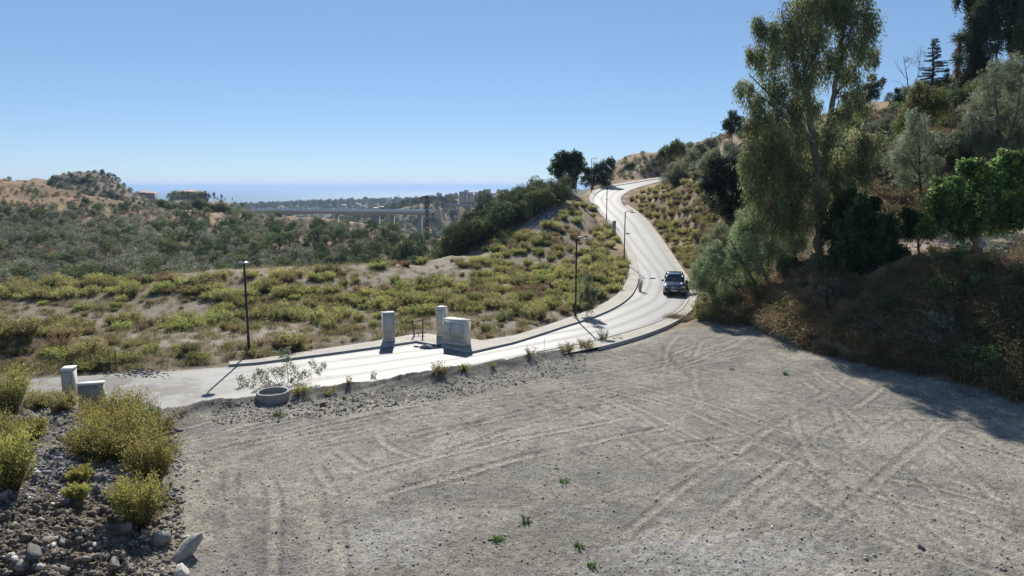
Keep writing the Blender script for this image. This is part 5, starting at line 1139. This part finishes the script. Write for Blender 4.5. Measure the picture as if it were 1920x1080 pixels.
for k in (-1, 1): MB().bar((k*.30,-1.18,1.17),(k*.30-.45,-.9,1.34),.01).build('wiper', m_blk, car)
dr = link('door', None, car, loc=(.95, -.85, 0)); dr.rotation_euler = (0, 0, math.radians(-62+90)) ; dr.rotation_euler = (0, 0, math.radians(-58))
MB().box(-.03,.03,0,1.05,.30,1.12).build('door_panel', m_car, dr); MB().bar((0,.02,1.12),(-.12,.45,1.56),.02).bar((-.12,.45,1.56),(-.12,.98,1.56),.02).bar((-.12,.98,1.56),(0,1.03,1.12),.02).build('window_frame', m_blk, dr)

# ------------------------------------------------------------------ viaduct, lattice mast, buildings
D0 = 600.; A_ = W(478, 397.5, D0 + 25); B_ = W(812, 397, D0 - 5); A_[2] = B_[2] = W(640, 397.5, D0)[2]
via = thing('road_viaduct', 'long grey concrete viaduct crossing the valley mouth', 'bridge', tuple(A_)); L_ = float(np.linalg.norm((B_ - A_)[:2])); via.rotation_euler = (0, 0, math.atan2(*(B_ - A_)[1::-1]))
CC = (.27, .28, .29)
V = []; ns = 40
for i in range(ns + 1):
    x = L_ * i / ns; dpt = 2.0 + 1.2 * abs(math.sin(math.pi * (i / ns * 2.5))) ** 3
    V += [(x,-5.5,0),(x,5.5,0),(x,5.5,-.5),(x,2.6,-dpt),(x,-2.6,-dpt),(x,-5.5,-.5)]
MB().add(V, [(i*6+j, i*6+(j+1)%6, (i+1)*6+(j+1)%6, (i+1)*6+j) for i in range(ns) for j in range(6)], CC).build('deck', M_CONC, via)
for y in (-5.4, 5.4):
    b_ = MB().box(0, L_, y-.12, y+.12, 0, .9, (.55,.56,.56)); 
    b_.build('parapet', M_CONC, via); sc_ = MB()
    for k in range(int(L_ // 3.2)): sc_.box(k*3.2+.1, k*3.2+3.0, y-.04, y+.04, .9, 2.3, (.74,.78,.84)); sc_.box(k*3.2-.08, k*3.2+.08, y-.09, y+.09, .9, 2.45, (.3,.32,.35))
    sc_.build('noise_barrier', M_PLAIN, via)
for fx in (.2, .47, .70, .78, .93): MB().box(L_*fx-1.3, L_*fx+1.3, -2.4, 2.4, -34, -2.7, (.30,.30,.29), .1, .1).build('pier', M_CONC, via)
# power mast
b = W(801, 428, 330); top = W(801, 366, 330)[2]; b[2] = float(H(b[0], b[1])); h = top - b[2]
mast = thing('lattice_mast', 'dark steel lattice mast in front of the viaduct end', 'mast', tuple(b)); m = MB(); Sx = (.05, .05, .055)
n = 14
for k in range(4):
    sx_, sy_ = (1, 1, -1, -1)[k], (1, -1, -1, 1)[k]; m.bar((sx_*.85, sy_*.85, -3), (sx_*.5, sy_*.5, h), .14, Sx, 4)
for i in range(n):
    z0 = h*i/n; z1 = h*(i+1)/n; w0 = .85-.35*i/n; w1 = .85-.35*(i+1)/n
    for s in (-1, 1): m.bar((-w0, s*w0, z0), (w1, s*w1, z1), .13, Sx, 4); m.bar((s*w0, w0, z0), (s*w1, -w1, z1), .13, Sx, 4); m.bar((w0, s*w0, z0), (-w1, s*w1, z1), .13, Sx, 4)
m.build('tower_frame', M_PAINT, mast)
m = MB()
for zz in (0, -1.0): m.bar((.4, 0, h + zz*.1), (-3.2, 0, h - 1.1 + zz*.4), .2, Sx, 4)
for k in range(5): m.bar((-.5 - k*.6, 0, h - .1 - k*.2), (-.8 - k*.55, 0, h - .5 - k*.22), .05, Sx, 4)
m.build('cross_arm', M_PAINT, mast)
for (u, vt, vb, D, lb) in [(663,370,381,2800,'thin tall mast rising from the hazy coastal hills'),(748,361,373,2600,'thin antenna on the wooded coastal hilltop')]:
    a = W(u, vb, D); c_ = W(u, vt, D)[2] - a[2]; MB().tube([(0,0,-5),(0,0,c_*.6),(0,0,c_)],[1.2,.9,.3],6,(.3,.3,.32)).build('antenna', M_PAINT, None, label=lb, cat='antenna', loc=tuple(a))

def block(name, label, cat, masses, D, vb, wallc, win=(1.4, 1.5), step=3.4, storey=3.0, depth=14, roofc=None, group=None, maxw=26, ridge=0, balcony=False):
    u0 = masses[0][0]; b = W(u0, vb, D); base = b[2]
    root = thing(name, label, cat, (b[0], b[1], base), 0, group); mw = MB(); wins = []; roofs = MB(); bal = MB()
    for (ua, ub, vt, *dy) in masses:
        xa = W(ua, vb, D)[0] - b[0]; xb = W(ub, vb, D)[0] - b[0]; h = W(ua, vt, D)[2] - base; y0 = dy[0] if dy else 0
        mw.box(xa, xb, y0, y0 + depth, -12, h, wallc)
        if roofc:
            m_ = (y0 + y0 + depth) / 2
            roofs.add([(xa-.6,y0-.6,h),(xb+.6,y0-.6,h),(xb-1,m_,h+ridge),(xa+1,m_,h+ridge),(xa-.6,y0+depth+.6,h),(xb+.6,y0+depth+.6,h)], [(0,1,2,3),(3,2,5,4),(0,3,4,4),(1,5,2,2)], roofc)
        else: roofs.box(xa-.2, xb+.2, y0-.2, y0+depth+.2, h, h+.5, tuple(c*1.1 for c in wallc))
        z = 1.0
        while z + win[1] < h - .3:
            x = xa + step * .35
            while x + win[0] < xb - .4:
                wins.append((x, x + win[0], y0 - .06, y0 + .05, z, z + win[1])); x += step
            if balcony: bal.box(xa + .5, xb - .5, y0 - 1.1, y0 - .03, z - .5, z + .3, tuple(c*1.05 for c in wallc))
            z += storey
    mw.build('wall', M_CONC, root); roofs.build('roof', M_CONC, root)
    if balcony: bal.build('balcony', M_CONC, root)
    if len(wins) > maxw: wins = wins[::math.ceil(len(wins) / maxw)]
    for q in wins: MB().box(*q, (.03, .035, .045)).build('window', M_PLAIN, root)
    return root
WC = (.56, .48, .42)
block('apartment_block', 'pale stepped apartment block on the ridge, left one of the pair', 'building', [(861,870,359.5),(870,878,357),(878,887,361,3),(887,890,366,6)], 1000, 376, WC, depth=16, balcony=True)
block('apartment_block', 'pale stepped apartment block on the ridge, right one reaching the trees', 'building', [(890,898,361),(898,907,358.5),(907,920,355.5,2),(920,931,363,5)], 960, 378, WC, depth=16, balcony=True)
block('tower_block', 'lone dark high-rise far off near the coast', 'building', [(818,828,362.5),(820,823,361,4)], 2600, 374, (.28,.27,.29), (2.2,2.2), 5, 4, 18)
block('terraced_house', 'low terrace with reddish roof on the flat knoll beyond the slope', 'house', [(322,338,361),(338,360,359.5),(360,378,360.5)], 640, 373, (.30,.25,.21), (1.2,1.3), 4.5, 3, 10, (.36,.20,.13), ridge=1.6)
block('terraced_house', 'brownish terrace half hidden behind the rocky hill', 'house', [(255,272,361),(272,287,362)], 660, 378, (.26,.21,.18), (1.2,1.3), 4.5, 3, 10, (.34,.20,.14), ridge=1.5)
for i, (u0, u1, vt, vb, D, c, lb) in enumerate([(700,708,390,395,1100,(.5,.46,.42),'small pale house just above the viaduct middle'),(712,719,388,394,1200,(.5,.42,.35),'small sandy house above the viaduct right half'),(722,728,390,395,1150,(.42,.36,.33),'small brownish house next to the sandy one above the viaduct'),
    (768,776,377,383,1700,(.55,.52,.48),'white house below the wooded coastal hilltop'),(780,787,379,384,1600,(.5,.45,.4),'beige house right of the white one under the hilltop'),(806,814,374,381,1500,(.55,.52,.5),'white house left below the high-rise'),(838,845,372,380,1300,(.45,.28,.2),'reddish house between high-rise and apartment blocks'),
    (846,853,370,378,1300,(.5,.36,.28),'orange-brown house next to the apartment blocks'),(853,860,368,376,1250,(.52,.42,.36),'pinkish house touching the left apartment block'),(494,502,379,382,2700,(.6,.58,.55),'tiny white house on the far coastal strip, leftmost'),(545,552,381,384,2400,(.6,.57,.52),'tiny pale house on the coastal strip above the viaduct left end'),
    (640,648,384,388,1800,(.55,.5,.46),'tiny pale house in the hazy wood above the viaduct'),(670,676,383,387,1900,(.58,.54,.5),'tiny white house in the hazy wood under the tall mast')]):
    block('house', lb, 'house', [(u0,u1,vt)], D, vb, c, (1.3,1.4), 3.6, 3, 9, (.38,.22,.15), ridge=1.5, maxw=6)
# retaining wall / flyover below the apartments
a = W(834, 384, 800); f_ = thing('flyover', 'short dark road bridge below the apartment blocks', 'bridge', tuple(a))
MB().box(0, 31, 0, 9, -1.6, 0, (.3,.29,.28)).build('deck', M_CONC, f_); MB().box(0, 31, -.2, .1, 0, 1.1, (.42,.42,.42)).build('parapet', M_CONC, f_)
for x in (2, 15, 28): MB().box(x, x+1.4, 2, 7, -14, -1.6, (.33,.32,.3)).build('pier', M_CONC, f_)
a = W(323, 377, 560); MB().box(0, 15, 0, .4, -3, 1.0, (.72,.71,.68)).build('white_wall', M_CONC, None, label='low white wall gleaming in front of the terrace knoll', cat='wall', loc=tuple(a))
# motorway on the left hill
hw_ = mat_vc('motorway_asphalt', .8, .1, .2, .2)
Pa, Pb = [], []
for (ua, ub, v, D) in [(276,334,393,440),(283,333,388,480),(291,331,383,530),(297,327,378.5,590),(302,322,376,640)]: Pa.append(W(ua, v, D)); Pb.append(W(ub, v, D))
V = [p_ for pr2 in zip(Pa, Pb) for p_ in pr2]; V2 = [p_ - [0, 0, 3] for p_ in V]
Fm = [(2*i, 2*i+1, 2*i+3, 2*i+2) for i in range(4)] + [(2*i, 2*i+2, 2*i+12, 2*i+10) for i in range(4)] + [(2*i+1, 2*i+11, 2*i+13, 2*i+3) for i in range(4)] + [(0, 10, 11, 1)]
link('motorway', mesh_np('motorway', V + V2, Fm, np.tile([.26,.26,.27], (20, 1)), hw_), kind='structure')
for (u, v, D, c, lb) in [(293,383,500,(.1,.1,.12),'tiny dark car on the distant motorway, left lane'),(307,379.5,560,(.12,.05,.05),'tiny dark red car on the distant motorway, farther up')]:
    a = W(u, v, D); o = MB().box(-.9,.9,-2.2,2.2,.3,.9,c,.05,.1).box(-.75,.75,-1.1,1.6,.9,1.5,c,.12,.4).build('distant_car', M_PAINT, None, label=lb, cat='car', loc=tuple(a + [0,0,.3])); o.rotation_euler = (0, 0, .25)

# far trees: knoll, rocky hill, coast
def far_tree(u, v, D, s, d, label, group, pal=None):
    me = proto_cache.setdefault(id(d), proto(d, 'far_tree', M_FAR)); a = W(u, v, D); o = link('far_tree', me, None, label, 'tree', group, None, tuple(a)); o.scale = (s, s, s); o.rotation_euler = (0, 0, ru.uniform(0, 6)); return o
proto_cache = {}
for i, (u, v, D, s) in enumerate([(318,372,600,1.5),(330,374,590,2.4),(341,373,600,2.0),(352,374,590,2.0),(362,372,590,1.4),(372,378,560,2.6),(382,380,560,2.6),(390,374,560,1.6),(365,382,560,2.2),(324,383,550,1.8),(345,384,540,1.3),(355,386,540,1.4)]):
    far_tree(u, v + 3, D, s, ru.choice(HD + HM), 'dark green tree around the terrace on the far knoll', 'trees on the far knoll')
for i, (u, v, D, s) in enumerate([(104,346,425,1.6),(97,350,420,1.2),(113,343,430,1.1),(150,328,450,.8),(166,327,450,.8),(178,327,450,.9),(192,327,450,1.0),(206,332,448,.9),(214,337,446,1.1),(222,342,446,1.0),(233,350,446,.8),(160,352,430,1.8),(172,356,428,1.6),(150,350,430,1.4),(140,346,430,1.3),(128,350,430,1.2)]):
    far_tree(u, v + 2, D, s, ru.choice(HD), 'dark bush on the rocky far-left hill', 'bushes on the rocky hill')
cy_ = [crown_data(150, .9, 5, 30, 14, .5, .2, DARK)]
for (u, h) in [(402,10),(408,5),(416,8),(422,4),(436,4)]:
    far_tree(u, 378, 560, h / 8., cy_[0], 'slender cypress on the earth hill against the sea', 'cypresses against the sea')
it = []
for k in range(5000):
    u = ru.uniform(430, 1010); D = 10 ** ru.uniform(2.95, 3.56); x = WZ(u, D, -60)[0]; z = float(H(x, D))
    if z < -99 or (858 < u < 934 and D < 1250): continue
    it.append((ru.choice(HD + HM + HB[:2]), x, D, z - 1, ru.uniform(1.5, 3.3) * (1 if D < 2000 else 1.5), ru.uniform(0, 6.3), ru.uniform(.6, 1.0)))
merge(it[:3300], 'coastal_wood', M_FAR, label='hazy wooded coastal hills in front of the sea', cat='wood', kind='stuff')
it = []
for k in range(260):
    u = ru.uniform(85, 300); v = ru.uniform(326, 385); g = G(u, v, 380)
    if g[1] > 520: continue
    it.append((ru.choice(HD + HB), g[0], g[1], g[2] - .5, ru.uniform(.35, .9), ru.uniform(0, 6.3), ru.uniform(.6, 1.1)))
for k in range(500):
    u = ru.uniform(300, 860); v = ru.uniform(384, 425); g = G(u, v, 300)
    if not 300 < g[1] < 900 or (u > 480 and (v < 412 or g[1] < 560 and v < 420)): continue
    it.append((ru.choice(HD + HM + HB), g[0], g[1], g[2] - .5, ru.uniform(.8, 1.6), ru.uniform(0, 6.3), ru.uniform(.7, 1.2)))
for k in range(500):
    u = ru.uniform(520, 900); D = ru.uniform(620, 900); x = WZ(u, D, -40)[0]
    it.append((ru.choice(HD + HM + HB), x, D, float(H(x, D)) - .5, ru.uniform(1.0, 2.0), ru.uniform(0, 6.3), ru.uniform(.7, 1.1)))
for k in range(160):
    u = ru.uniform(1140, 1290); v = ru.uniform(290, 335); g = G(u, v, 158)
    if g[1] > 240: continue
    it.append((ru.choice(HR + HR + HM), g[0], g[1], g[2] - .15, ru.uniform(.12, .4), ru.uniform(0, 6.3), ru.uniform(.8, 1.3)))
merge(it, 'distant_scrub', M_FAR, label='dark scrub on the rocky hill and around the viaduct', cat='scrub', kind='stuff')

# ------------------------------------------------------------------ haze
m = bpy.data.materials.new('haze'); m.use_nodes = True; t = m.node_tree; t.nodes.clear(); ou = N(t, 'ShaderNodeOutputMaterial'); pv = N(t, 'ShaderNodeVolumePrincipled')
pv.inputs['Color'].default_value = (.38, .53, .76, 1); pv.inputs['Density'].default_value = .00010; pv.inputs['Anisotropy'].default_value = .3; t.links.new(pv.outputs[0], ou.inputs['Volume'])
bm = bmesh.new(); bmesh.ops.create_cube(bm, size=1); me = bpy.data.meshes.new('haze'); bm.to_mesh(me); bm.free(); me.materials.append(m)
top_z, bot_z = max(60., float(GND.max()) + 2), -142.
o = link('haze', me, None, 'thin blue sea haze over the valley and coast', 'haze', None, 'stuff', (0, 9000, (top_z + bot_z) / 2)); o.scale = (82000, 84000, top_z - bot_z)
